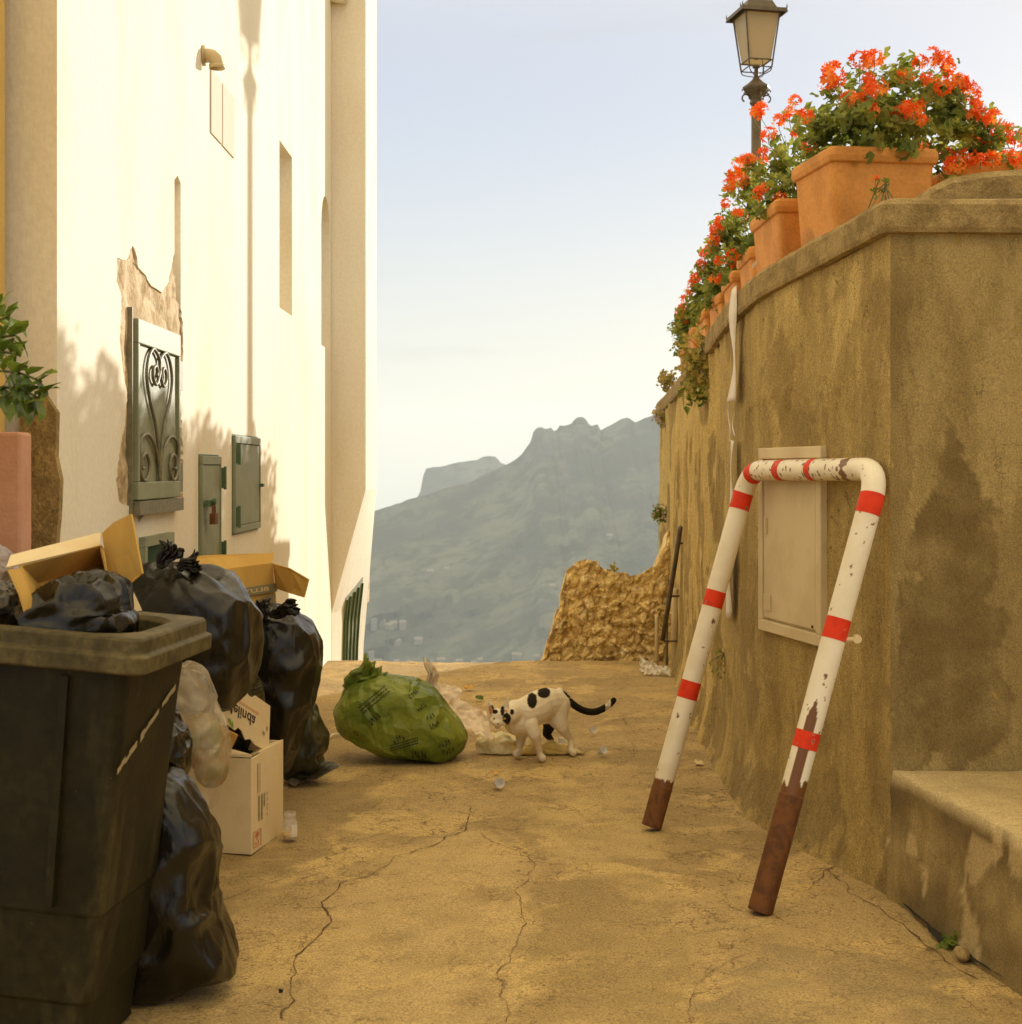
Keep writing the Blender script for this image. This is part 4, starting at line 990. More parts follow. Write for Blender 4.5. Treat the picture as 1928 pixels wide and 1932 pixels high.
s3 = bag('refuse_sack', 'thin olive black sack slumped on the paving at the foot of the pile', 'refuse sack',
    [(538, 1390), (552, 1340), (575, 1310), (592, 1330), (605, 1360), (620, 1392), (617, 1412), (603, 1430), (612, 1445), (598, 1462), (560, 1470), (536, 1466)],
    5.62, .13, m_olive, knot=(590, 1320), fold=.010, seed=9, facets=.8)
b = B(); b.slab([P(590, 1436, 5.58), P(560, 1466, 5.5), P(600, 1467, 5.5), P(641, 1444, 5.58), P(628, 1436, 5.62)], .012); bevel(b.make('sack_corner', m_olive, s3), .003)
bag('refuse_sack', 'large black sack slumped on the paving next to the wheelie bin', 'refuse sack',
    [(262, 1560), (275, 1490), (292, 1456), (320, 1455), (345, 1475), (372, 1512), (392, 1545), (404, 1580), (403, 1640), (398, 1690), (410, 1735), (428, 1785), (446, 1836), (415, 1842), (384, 1846), (352, 1872), (300, 1884), (215, 1894), (190, 1800), (225, 1660)],
    3.36, .15, m_black, knot=(318, 1470), fold=.013, seed=12, facets=1.1, NA=26)
bag('refuse_sack', 'blue black sack squeezed between the bin and the translucent sack', 'refuse sack',
    [(285, 1345), (305, 1320), (325, 1345), (345, 1380), (352, 1420), (348, 1460), (330, 1490), (290, 1480), (270, 1420)], 3.48, .10, m_black, knot=(318, 1340), fold=.012, seed=13, facets=1.0)
tr = bag('translucent_sack', 'translucent clear plastic sack bulging between the bin and the cream cartons', 'refuse sack',
    [(300, 1290), (320, 1264), (350, 1252), (374, 1262), (388, 1285), (402, 1325), (418, 1370), (428, 1412), (422, 1458), (408, 1495), (396, 1527), (378, 1518), (355, 1500), (340, 1450), (326, 1390), (308, 1340)],
    3.80, .11, m_clear, knot=(350, 1255), fold=.008, seed=14, facets=1.6)
b = B()
for i in range(7):
    c = P(random.uniform(340, 405), random.uniform(1330, 1480), 3.82); b.ball(c, random.uniform(.03, .05), (1, .8, 1.2), 10, 7)
b.make('sack_contents', M('kitchen_waste', (.34, .19, .06), (.20, .20, .06), scale=12, rough=.8, c3=(.6, .5, .3), scale3=9), tr, smooth=True)

gb = bag('compost_bag', 'plump green compost bag with small black print, lying on the paving', 'refuse sack',
    [(626, 1346), (636, 1322), (652, 1298), (676, 1281), (715, 1271), (758, 1273), (790, 1283), (818, 1297), (838, 1322), (858, 1350), (876, 1372), (883, 1390), (874, 1412), (852, 1432), (838, 1437), (800, 1430), (755, 1428), (715, 1424), (690, 1412), (664, 1396), (646, 1386), (636, 1368)],
    6.02, .17, m_gbag, knot=(660, 1290), fold=.014, seed=16, facets=.55, p_=.5)
tuft('knot', P(655, 1303, 5.98), P(705, 1255, 6.0), .030, .045, m_gbag, gb, seed=4, npl=6)
def squig(n, seed, w=.16, L=1.0, h=.35):
    r = random.Random(seed); vs = []; fs = []; x = -L/2
    for k in range(n):
        cx_ = -L/2+L*(k+.5)/n; rr_ = L/n*.36; m_ = 8; s0 = len(vs); a0 = r.uniform(0, 6)
        for i in range(m_+1):
            a = a0+i/m_*4.2; vs += [V((cx_+rr_*cos(a), h*sin(a), 0)), V((cx_+(rr_-w*L/n)*cos(a), (h-w)*sin(a), 0))]
        fs += [(s0+2*i, s0+2*i+1, s0+2*i+3, s0+2*i+2) for i in range(m_)]
    return vs, fs
m_print = M('black_bag_print', (.035, .04, .012), rough=.5)
for (x, y, s, r, n) in ((706, 1357, 24, -.8, 4), (780, 1310, 18, -.6, 4), (795, 1334, 18, -.6, 4), (812, 1352, 15, -.5, 3), (820, 1368, 18, -.4, 4), (672, 1384, 10, .3, 2), (752, 1394, 22, -.4, 4), (838, 1403, 22, -.25, 4), (846, 1418, 22, -.25, 4), (790, 1424, 26, -.05, 5), (730, 1349, 8, -.6, 2)):
    decal_on('', (x, y), s*1.12, r, 5.9, gb, m_print, name='print', stroke=squig(n, int(x), w=.21, h=.26 if n > 2 else .34))
for k in range(3):
    for (x0, y0, x1, y1) in ((686, 1352, 738, 1308), (745, 1420, 800, 1404)):
        dx, dy = (4.5*k*.8, 5.5*k) if x0 < 700 else (1, 5*k-7)
        L_ = math.dist((x0, y0), (x1, y1)); seg = []; vv = []; ff_ = []; u = -.5
        while u < .47: w_ = .05+.05*random.random(); q = len(vv); vv += [V((u, -.02, 0)), V((u+w_, -.02, 0)), V((u+w_, .02, 0)), V((u, .02, 0))]; ff_.append((q, q+1, q+2, q+3)); u += w_+.02
        decal_on('', ((x0+x1)/2+dx-10, (y0+y1)/2+dy-16 if x0 < 700 else (y0+y1)/2+dy-6), L_, atan2(y1-y0, x1-x0), 5.9, gb, m_print, name='print_line', stroke=(vv, ff_))

pk = thing('paper_bag', 'torn pinkish paper wrapping spilling from behind the green bag', 'paper bag', P(860, 1375, 6.2))
crumple_sheet('paper_sheet', P(868, 1345, 6.12), (.125, -.02, -.052), (-.018, .03, .055), 40, 26, .020, m_paper, pk, seed=1, sc=18)
crumple_sheet('paper_sheet', P(872, 1362, 6.08), (.09, -.03, -.03), (-.01, .05, .03), 34, 22, .016, m_paper, pk, seed=2, sc=22)
crumple_sheet('paper_sheet', P(842, 1312, 6.3), (.06, 0, -.02), (0, .03, .035), 26, 20, .018, m_paper, pk, seed=3, sc=24)
tuft('paper_twist', P(822, 1312, 6.2), P(806, 1252, 6.2), .024, .012, m_paper, pk, seed=9, npl=8)
yb_ = bag('carrier_bag', 'limp yellowish white carrier bag flat on the paving under the cat', 'plastic bag',
    [(897, 1408), (902, 1392), (922, 1385), (942, 1382), (962, 1392), (990, 1396), (1030, 1402), (1070, 1412), (1100, 1417), (1106, 1424), (1090, 1428), (1030, 1428), (990, 1427), (950, 1430), (915, 1430), (902, 1422)],
    6.16, .045, m_ybag, fold=.015, seed=17, facets=1.2)
ts = thing('crumpled_tissue', 'crumpled white tissue on the paving at the foot of the right wall', 'tissue', G(1232, 1272))
crumple_sheet('tissue_sheet', P(1222, 1262, 8.55), (.05, 0, -.02), (.01, .04, .035), 26, 22, .03, m_wpaper, ts, seed=4, sc=26)
crumple_sheet('tissue_sheet', P(1240, 1268, 8.5), (.075, 0, -.005), (0, .04, .018), 26, 20, .022, m_wpaper, ts, seed=5, sc=24)
def cup(label, px, py, Y, r, h, d):
    b = B(); c = P(px, py, Y); d = V(d).normalized(); s = d.orthogonal().normalized(); q = d.cross(s); vs = []; n = 18
    prof = [(.0, 0), (.72, 0), (.74, .02), (1.0, 1.0), (1.04, 1.0), (1.0, .98), (.70, .04), (0, .04)]
    for rr_, hh_ in prof:
        for j in range(n): a = 2*pi*j/n; vs.append(c+d*h*hh_+(s*cos(a)+q*sin(a))*r*max(.01, rr_))
    fs = [(i*n+j, i*n+(j+1) % n, (i+1)*n+(j+1) % n, (i+1)*n+j) for i in range(len(prof)-1) for j in range(n)]
    mn = min(v.z for v in vs)
    vs = [V((v.x, v.y, v.z-mn+.004)) for v in vs]
    return tag(obj('plastic_cup', vs, fs, m_cup, base=(c.x, c.y, 0), smooth=True), label, 'plastic cup', 'plastic cups littering the paving')
cup('clear plastic cup lying behind the cat near its tail', 1116, 1378, 6.62, .016, .034, (.3, -1, .25))
cup('clear plastic cup beside the end of the yellowish bag', 1131, 1424, 6.10, .016, .036, (.5, -.9, .5))
cup('crushed clear cup on the cracked paving in front of the cat', 936, 1480, 5.5, .019, .05, (.25, -.8, .15))
cup('small cup standing behind the hind legs of the cat', 1060, 1412, 6.30, .018, .032, (0, .1, 1))
cup('tiny cup lying flat under the belly of the cat', 1048, 1410, 6.24, .012, .02, (-.4, -.9, .1))
jr = thing('glass_jar', 'empty clear glass jar standing beside the buff carton', 'jar', G(547, 1588))
c = G(547, 1586); b = B(); prof = [(.001, .003), (.022, .003), (.0245, .008), (.0245, .062), (.020, .070), (.0185, .074), (.020, .076), (.020, .092), (.0182, .092), (.0182, .078), (.0165, .073), (.0225, .061), (.0225, .010), (.001, .008)]
b.lathe(c, prof, 26, cap=False); b.make('glass', m_glass, jr, smooth=True)
b = B(); b.lathe(c, [(.001, .0085), (.0222, .0105), (.0222, .026), (.001, .0262)], 24, cap=False); b.make('dregs', M('yellow_dregs', (.7, .45, .12), rough=.3), jr, smooth=True)
lbv = []
for i in range(7):
    a = -1.2+i*.16
    lbv += [c+V((.0250*cos(a), .0250*sin(a), .016)), c+V((.0250*cos(a), .0250*sin(a), .055))]
obj('label', lbv, [(2*i, 2*i+2, 2*i+3, 2*i+1) for i in range(6)], m_wpaper, jr)
def scrap(label, px, py, r, mat, seed, nm='litter_scrap', cat='litter'):
    g = G(px, py); o = crumple_sheet(nm, g+V((0, 0, .008)), (r, 0, 0), (0, r*1.2, .2*r), 9, 8, r*.7, mat, seed=seed, sc=40, base=g)
    for v in o.data.vertices: v.co.z = max(v.co.z, .002)
    return tag(o, label, cat, 'scraps of litter on the paving')
scrap('scrap of orange peel on the paving above the paper wrapping', 884, 1302, .022, m_card, 1)
scrap('green leaf scrap on the yellowish bag under the cat', 1042, 1408, .020, m_leaf, 2)
scrap('orange crumb on the paving left of the cat paws', 936, 1462, .009, M('orange_scrap', (.7, .36, .05), rough=.6), 3)
scrap('tiny red scrap on the paving at the bottom left', 530, 1878, .005, m_red, 4)
scrap('dark dried leaf on the paving left of the cups', 905, 1322, .02, m_vine, 5)
scrap('yellow crumb between the cat and the yellowish bag', 928, 1388, .008, M('yellow_scrap', (.75, .5, .06), rough=.6), 6)
scrap('flat grey card scrap under the foot of the pile', 560, 1482, .03, m_inkg, 7)
scrap('little bleached stone chip under the left leg of the barrier', 1318, 1445, .018, m_cardw, 8)
b = B(); b.tube([G(612, 1400)+V((0, 0, .006)), G(628, 1392)+V((0, 0, .014)), G(646, 1388)+V((0, 0, .008))], .005, 6); tag(b.make('plastic_strap', m_wpaper, base=G(628, 1392)), 'white plastic strap beside the left end of the green bag', 'strap')

# --- the leaning barrier ----------------------------------------------
LF, RF, LT, RT = V((.474, 4.885, .0)), V((.677, 3.945, .0)), V((.818, 5.0, 1.195)), V((1.030, 4.075, 1.20))
br = thing('hoop_barrier', 'white and red striped steel hoop barrier with rusty feet, leaning on the right wall', 'barrier', (LF+RF)/2)
RP = .0335
def bend(a, c, d, r=.10, n=12):
    u = (a-c).normalized(); w = (d-c).normalized(); p0 = c+u*r; p2 = c+w*r
    return [(p0*(1-t)**2+c*2*t*(1-t)*(1)+p2*t*t) for t in [i/n for i in range(n+1)]]
b1 = bend(LF, LT, RT); b2 = bend(LT, RT, RF)
ctrl = [LF+V((-.003, 0, .003))]+b1+b2+[RF+V((-.003, 0, .003))]; dense = []
for a, c in zip(ctrl, ctrl[1:]):
    n = max(1, int((c-a).length/.004)); dense += [a.lerp(c, i/n) for i in range(n)]
dense.append(ctrl[-1]); Ls = [0]
for a, c in zip(dense, dense[1:]): Ls.append(Ls[-1]+(c-a).length)
TOT = Ls[-1]
def prj(p): return (CX+FL*p.x/p.y, HY-(p.z-H0)*FL/p.y)
def s_left(py): return next(s for s, p in zip(Ls, dense) if prj(p)[1] <= py)
def s_right(py): return next(s for s, p in reversed(list(zip(Ls, dense))) if prj(p)[1] <= py)
def s_top(px): return next(s for s, p in zip(Ls, dense) if prj(p)[0] >= px and s > Ls[len(dense)//4])
sl0, sr0 = s_left(1472), s_right(1478)
def pipe_seg(s0, s1, r, name, mat, colf=None, n=64, cap=True):
    pts = [p for s, p in zip(Ls, dense) if s0 <= s <= s1]; ss = [s for s in Ls if s0 <= s <= s1]
    b = B(); b.tube(pts, r, n, cap=cap); cols = []
    if colf:
        for s in ss:
            for j in range(n): cols.append(colf(s, j/n))
    return obj(name, b.v, b.f, mat, br, smooth=True, cols=cols or None)
def sfac(s, a):                               # paint loss along the tube
    q = V((cos(2*pi*a)*1.3, sin(2*pi*a)*1.3, s*9)); q2 = V((cos(2*pi*a)*1.5, sin(2*pi*a)*1.5, s*38))
    f = 0
    x = fbm(q2, 4)
    right = s > TOT*.62
    if x > (.66 if right else .74): f = 1
    if s < sl0+.012*noise.noise(q*3) or s > sr0+.03*noise.noise(q*2.2)+.02*noise.noise(q2): f = 1
    rr_ = s_right(1320)
    aa = (a-STA) % 1; aa = min(aa, 1-aa)
    if s > rr_ and aa < .075*min(1, (s-rr_)/.06)+.02*noise.noise(V((s*30, 3, 0))): f = 1
    t0 = s_top(1606)
    if abs(s-t0) < .022+.02*noise.noise(q*2): f = 1
    topside = noise.noise(V((cos(2*pi*a)*2, sin(2*pi*a)*2, s*60)))
    if s_top(1425) < s < s_top(1600) and topside > .38 : f = 1
    return (.17, .065, .016, f)
STA = .5
# find which side of the tube faces the viewer on the right leg
_b = B(); _b.tube(dense, RP, 64, cap=False); _i = len(dense)-60
STA = min(range(64), key=lambda j: (_b.v[_i*64+j]-V((-.05, 0, H0))).length)/64
pipe_seg(0, TOT, RP, 'tube', m_pipe, sfac)
pipe_seg(0, sl0-.018, RP+.0006, 'rusty_foot', m_rust); pipe_seg(sr0+.03, TOT, RP+.0006, 'rusty_foot', m_rust)
def band(s0, s1): pipe_seg(min(s0, s1), max(s0, s1), RP+.0008, 'red_band', m_red, lambda s, a: (.13, .055, .018, 1) if sfac(s, a)[3] > .5 else (.7, .6, .4, .0), cap=False)
for a, c in ((962, 930), (1147, 1117), (1318, 1286)): band(s_left(a), s_left(c))
for a, c in ((972, 933), (1208, 1169), (1412, 1380)): band(s_right(a), s_right(c))
for a, c in ((1418, 1430), (1472, 1483), (1533, 1544)): band(s_top(a), s_top(c))
lg_ = RF.lerp(RT, .605); b = B(); u = V((.93, -.2, .1)).normalized()
b.tube([lg_+u*.028, lg_+u*.060], .007, 8); q = lg_+u*.063; b.tube([q+V((0, .007, 0)), q+V((0, -.007, 0))], .012, 12); b.make('hinge_lug', m_cardw, br)

# paper tape, cords and pipes on the right wall
def wallpt(px, py, off=.012):
    p, n = RW(px, py, off); return p
m_tape = M('white_paper_tape', (.88, .82, .72), (.82, .74, .62), scale=12, rough=.7, transl=.15)
def ribbon(name, L, R_, mat, par=None):
    vs = []
    for a, c in zip(L, R_): vs += [a, (a+c)/2+V((-.002, 0, 0)), c]
    fs = [(3*i+k, 3*i+k+1, 3*i+k+4, 3*i+k+3) for i in range(len(L)-1) for k in (0, 1)]
    o = obj(name, vs, fs, mat, par, smooth=True); md = o.modifiers.new('t', 'SOLIDIFY'); md.thickness = .0008; return o
tp = thing('paper_tape', 'torn strip of white paper tape hanging down the right wall below the coping', 'tape', wallpt(1395, 700))
Lp = []; Rp = []
for i in range(26):
    t = i/25; y = lerp(548, 758, t); Lp.append(wallpt(1396+1.5*sin(t*5)-t*4, y, .03+.012*sin(t*7))); Rp.append(wallpt(1405-t*3+1.2*sin(t*9), y-2 if i else y-10, .030))
ribbon('tape_strip', Lp, Rp, m_tape, tp)
b = B(); b.tube([wallpt(1391-2*sin(i*.5), lerp(758, 832, i/12), .03) for i in range(13)], .0025, 6); b.tube([wallpt(1400-3*sin(i*.45), lerp(782, 822, i/8), .03) for i in range(9)], .0022, 6); b.make('tape_shred', m_tape, tp)
Lp = []; Rp = []
for i in range(26):
    t = i/25; y = lerp(830, 1165, t); Lp.append(wallpt(1390-t*9+1.5*sin(t*6), y, .022)); Rp.append(wallpt(1399-t*8-(4 if i == 25 else 0), y+2, .028+.008*sin(t*11)))
tq = ribbon('paper_strip', Lp, Rp, m_tape); tag(tq, 'long white plastic strip on the right wall passing behind the barrier leg', 'strip')
hr = thing('handrail', 'short dark iron handrail bar fixed to the far end of the right wall', 'handrail', P(1250, 1210, 9.0))
b = B(); b.tube([P(1286, 993, 8.4), P(1283, 998, 8.4), P(1274, 1060, 8.5), P(1262, 1135, 8.6), P(1250, 1208, 8.7)], .014, 10); b.make('bar', m_lampm, hr, smooth=True)
for (x0, y0, x1, Yb) in ((1280, 1025, 1299, 8.45), (1263, 1125, 1284, 8.6), (1252, 1210, 1268, 8.68)):
    b = B(); a = P(x0, y0, Yb); b.tube([a, V((wall_x(Yb)+.04, Yb+.02, a.z))], .006, 6); b.make('bracket', m_lampm, hr)
for lab, x, y, rr_, Yb in (('short pale drain pipe standing left of the handrail foot', 1239, 1160, .012, 8.95), ('pale drain pipe standing right of the handrail foot', 1273, 1110, .022, 8.75), ('thin grey conduit standing between the two pale pipes', 1258, 1128, .009, 8.85)):
    b = B(); t = P(x, y, Yb); b.tube([V((t.x, t.y, -.02)), V((t.x, t.y, t.z-.02)), t], rr_, 12); tag(b.make('drain_pipe', m_cabinet if rr_ > .01 else m_iron, base=(t.x, t.y, 0), smooth=True), lab, 'pipe')
# ================================================================ the cat
ct = thing('cat', 'thin white cat with black patches and black tail, standing and looking at the viewer', 'cat', P(1010, 1430, 6.02))
m_fur = M('cat_fur', (.84, .74, .55), (.78, .66, .46), scale=20, rough=.95, attr=True, bump=.004, bscale=230, spec=.15)
b = B()
def chain(pts, n=12):                         # tapering limb as overlapping balls
    for (a, ra), (c, rc) in zip(pts, pts[1:]):
        a = V(a); c = V(c); L = (c-a).length; k = max(2, int(L/(.006)))
        for i in range(k+1):
            t = i/k; b.ball(a.lerp(c, t), lerp(ra, rc, t), (1, 1, 1), n, 8)
chain([(P(972, 1343, 5.96), .050), (P(985, 1348, 5.98), .063), (P(1000, 1343, 6.01), .069), (P(1016, 1333, 6.05), .068), (P(1032, 1326, 6.08), .064), (P(1046, 1325, 6.11), .057), (P(1053, 1330, 6.12), .052)])
chain([(P(966, 1348, 5.95), .045), (P(975, 1362, 5.96), .055), (P(995, 1368, 5.99), .048)])          # chest
chain([(P(945, 1354, 5.86), .032), (P(958, 1350, 5.90), .040), (P(970, 1345, 5.95), .048)])          # neck
b.ball(P(943, 1352, 5.85), .0365, (1.0, .95, .88), 16, 12)
b.ball(P(938, 1364, 5.82), .0185, (1.05, 1, .8)); b.ball(P(932, 1360, 5.835), .018); b.ball(P(950, 1361, 5.835), .019)
b.ball(P(939, 1370, 5.825), .013)
for (tx, ty), (ax0, ay0), (bx0, by0), yy in (((920, 1322), (925, 1350), (938, 1338), 5.85), ((958, 1317), (944, 1338), (961, 1349), 5.87)):
    tip = P(tx, ty, yy); l = P(ax0, ay0, yy); r_ = P(bx0, by0, yy)
    for i in range(9):
        t = i/8; a = l.lerp(tip, t); c = r_.lerp(tip, t); k = max(1, int((c-a).length/.004))
        for j in range(k+1): b.ball(a.lerp(c, j/k)+V((0, .004, 0)), .0045, (1, .8, 1), 6, 5)
chain([(P(1000, 1368, 5.95), .036), (P(1008, 1385, 5.94), .026), (P(1014, 1405, 5.96), .0165), (P(1019, 1424, 5.975), .0135)])
chain([(P(1018, 1427, 5.985), .015), (P(1023, 1430, 5.955), .0165)])
chain([(P(985, 1372, 6.02), .036), (P(983, 1392, 6.04), .022), (P(981, 1410, 6.05), .015), (P(979, 1418, 6.05), .0135)])
chain([(P(978, 1421, 6.05), .015), (P(974, 1422.5, 6.03), .0165)])
chain([(P(1048, 1335, 6.10), .056), (P(1052, 1355, 6.09), .043), (P(1060, 1372, 6.08), .027), (P(1072, 1389, 6.12), .016), (P(1077, 1393, 6.13), .0145), (P(1077, 1408, 6.12), .0125), (P(1077, 1416, 6.11), .0125)])
chain([(P(1078, 1418, 6.11), .014), (P(1082, 1420, 6.08), .0155)])
chain([(P(1040, 1350, 6.17), .040), (P(1036, 1371, 6.18), .026), (P(1031, 1384, 6.20), .018), (P(1040, 1396, 6.24), .0125), (P(1038, 1404, 6.26), .0125)])
chain([(P(1037, 1407, 6.27), .013), (P(1034, 1408, 6.24), .0145)])
tail = smooth_path([P(1056, 1305, 6.14), P(1068, 1316, 6.16), P(1085, 1332, 6.18), P(1103, 1341, 6.2), P(1122, 1343, 6.2), P(1140, 1336, 6.2), P(1151, 1328, 6.2), P(1158, 1321, 6.2)], 5)
chain([(p, interp([(0, .018), (6, .0155), (20, .0155), (30, .014), (35, .0125)], i)) for i, p in enumerate(tail)], 10)
body = b.make('cat_body', m_fur, ct)
md = body.modifiers.new('r', 'REMESH'); md.mode = 'VOXEL'; md.voxel_size = .0032
md = body.modifiers.new('s', 'SMOOTH'); md.factor = .5; md.iterations = 4
apply_mods(body); me = body.data; me.polygons.foreach_set('use_smooth', [True]*len(me.polygons))
ca = me.color_attributes.new('Col', 'FLOAT_COLOR', 'POINT'); bw = wloc(body)
pat = [((1004, 1321), 9.5, 15, .45, 6.0), ((1026, 1307), 12.5, 10.5, .3, 6.0), ((1040, 1294), 8, 3.5, .2, 6.0), ((956, 1356), 8, 11, .2, 5.9), ((948, 1341), 4, 9, .2, 5.9), ((966, 1343), 4, 5, .2, 5.9), ((934, 1343), 6, 4, .3, 5.88), ((928, 1338), 4, 8, .2, 5.87)]
for i, v in enumerate(me.vertices):
    w = v.co+bw; px, py = prj(w); f = 0; c = (.018, .014, .008)
    wob = 1+.25*fbm(w*45, 3)
    for (cx_, cy_), rx, ry, _, ym in pat:
        if w.y < ym+.12: f = max(f, min(1, max(0, (wob+.18-((px-cx_)/rx)**2-((py-cy_)/ry)**2)/.36+.5*noise.noise(w*230))))
    if py < 1352 and px > 1058 and min((w-tq_).length for tq_ in tail[2:]) < .021:
        f = 1
        if 1142 < px < 1152: f = .25+.5*noise.noise(w*120)
        if px < 1078 and noise.noise(w*70) > .15: f = .5
    if w.y > 6.13 and 1020 < px < 1048 and 1366 < py < 1396: f = 1
    # inside of the ears
    for (ex, ey, er) in ((925, 1340, 4.5), (955, 1335, 4.5)):
        if w.y < 5.862 and math.hypot((px-ex)/1.0, (py-ey)/1.9) < er: f = .9; c = (.50, .22, .10)
    if math.hypot(px-939.5, py-1365.5) < 2.2: f = .8; c = (.45, .16, .10)
    if 934 < px < 946 and 1371 < py < 1372.6: f = .7; c = (.12, .06, .04)
    ca.data[i].color = (*c, max(0, min(1, f)))
t = BVHTree.FromPolygons([(v.co+bw)[:] for v in me.vertices], [tuple(p.vertices) for p in me.polygons])
m_eye = M('cat_eye', (.42, .33, .05), rough=.12); m_pup = M('cat_pupil', (.01, .01, .01), rough=.1)
for ex, ey in ((932.5, 1356), (951, 1356)):
    d = (P(ex, ey, 5.85)-V((0, 0, H0))).normalized(); h = t.ray_cast(V((0, 0, H0)), d)[0] or P(ex, ey, 5.82)
    b = B(); b.ball(h+d*.003, .0065, (1.1, 1, .8), 12, 8); e = b.make('eye', m_eye, ct, smooth=True)
    b = B(); b.ball(h-d*.0025, .0026, (.5, .6, 1.4), 8, 6); b.make('pupil', m_pup, e, smooth=True)
# ================================================================ street lamp
YL, XL = 10.86, 1.828
def zl(y): return H0+(HY-y)*YL/FL
lm = thing('street_lamp', 'old iron lantern street lamp standing behind the geranium planters', 'street lamp', (XL, YL, 1.62))
b = B(); b.lathe((XL, YL, 0), [(.10, 1.62), (.10, 1.70), (.075, 1.74), (.06, 1.85), (.045, 1.95), (.040, 2.6), (.038, zl(200))], 16); b.make('post', m_lampm, lm, smooth=True)
b = B(); z0 = zl(200)
b.lathe((XL, YL, 0), [(.040, z0), (.052, z0+.02), (.045, z0+.04), (.055, z0+.07), (.085, z0+.10), (.102, z0+.125), (.102, z0+.14), (.06, z0+.17), (.03, zl(150)), (.022, zl(146))], 8); b.make('capital', m_lampm, lm)
for a in (.15, pi/2+.15, pi+.15, 1.5*pi+.15):
    b = B(); d = V((cos(a), sin(a), 0)); c = V((XL, YL, z0+.055)); pts = []
    for i in range(15): t = -1.2+i/14*4.6; pts.append(c+d*(.082+.028*cos(t))+V((0, 0, .028*sin(t))))
    b.tube(pts, .006, 6); pts = [c+d*(.095+.016*cos(t))+V((0, 0, .052+.016*sin(t))) for t in [i/9*5 for i in range(10)]]; b.tube(pts, .005, 6); b.make('scroll', m_lampm, lm)
ra = .20
def lq(w, z):                                # square ring of half width w
    return [V((XL+w*(cos(ra)*sx-sin(ra)*sy), YL+w*(sin(ra)*sx+cos(ra)*sy), z)) for sx, sy in ((-1, -1), (1, -1), (1, 1), (-1, 1))]
zt_, zb_, ze = zl(31), zl(117), zl(25)
wt, wbm = .128, .083
for k in range(4):
    A2, B2 = lq(wt, zt_), lq(wbm, zb_); b = B(); k2 = (k+1) % 4
    b.slab([B2[k], B2[k2], A2[k2], A2[k]], .003); b.make('pane', m_lglass, lm)
b = B(); A2, B2 = lq(wt+.004, zt_), lq(wbm+.003, zb_); C2 = lq(wbm+.004, zl(131))
for k in range(4):
    k2 = (k+1) % 4; b.tube([A2[k], C2[k]], .0075, 4); b.tube([B2[k], B2[k2]], .006, 4); b.tube([A2[k], A2[k2]], .008, 4); b.tube([C2[k], C2[k2]], .005, 4)
b.make('lantern_frame', m_lampm, lm)
b = B(); E1, E2, F1, F2 = lq(.178, ze-.03), lq(.172, ze), lq(.120, ze+.012), lq(.09, zl(6))
for a_, c_ in ((E1, E2), (E2, F1), (F1, F2)):
    for k in range(4): k2 = (k+1) % 4; b.slab([a_[k], a_[k2], c_[k2], c_[k]], .004)
b.slab(lq(.178, ze-.026)[::-1], .003) if False else None
b.slab(F2, .01)
for q in E2+F2: b.tube([q, q+V((0, 0, .03))], [.006, .001], 6)
b.make('lantern_roof', m_lampm, lm)
b = B(); b.lathe((XL, YL, 0), [(.05, zl(6)), (.045, zl(0)), (.06, zl(-8)), (.03, zl(-18)), (.012, zl(-28)), (.001, zl(-40))], 12); b.make('finial', m_lampm, lm, smooth=True)
b = B(); b.lathe((XL, YL, 0), [(.018, zl(150)), (.016, zl(130)), (.03, zl(127)), (.03, zl(124))], 12)
for k in range(4):
    q = C2[k]; c = V((XL, YL, zl(146))); m_ = (q+c)/2+(q-V((XL, YL, q.z)))*.35; b.tube(smooth_path([q, m_, c], 6), .004, 6)
b.make('lantern_stem', m_lampm, lm)
b = B(); b.lathe((XL, YL, 0), [(.02, zb_+.02), (.035, zb_+.10), (.035, zb_+.2), (.01, zb_+.26)], 12); b.make('bulb', m_lglass, lm, smooth=True)

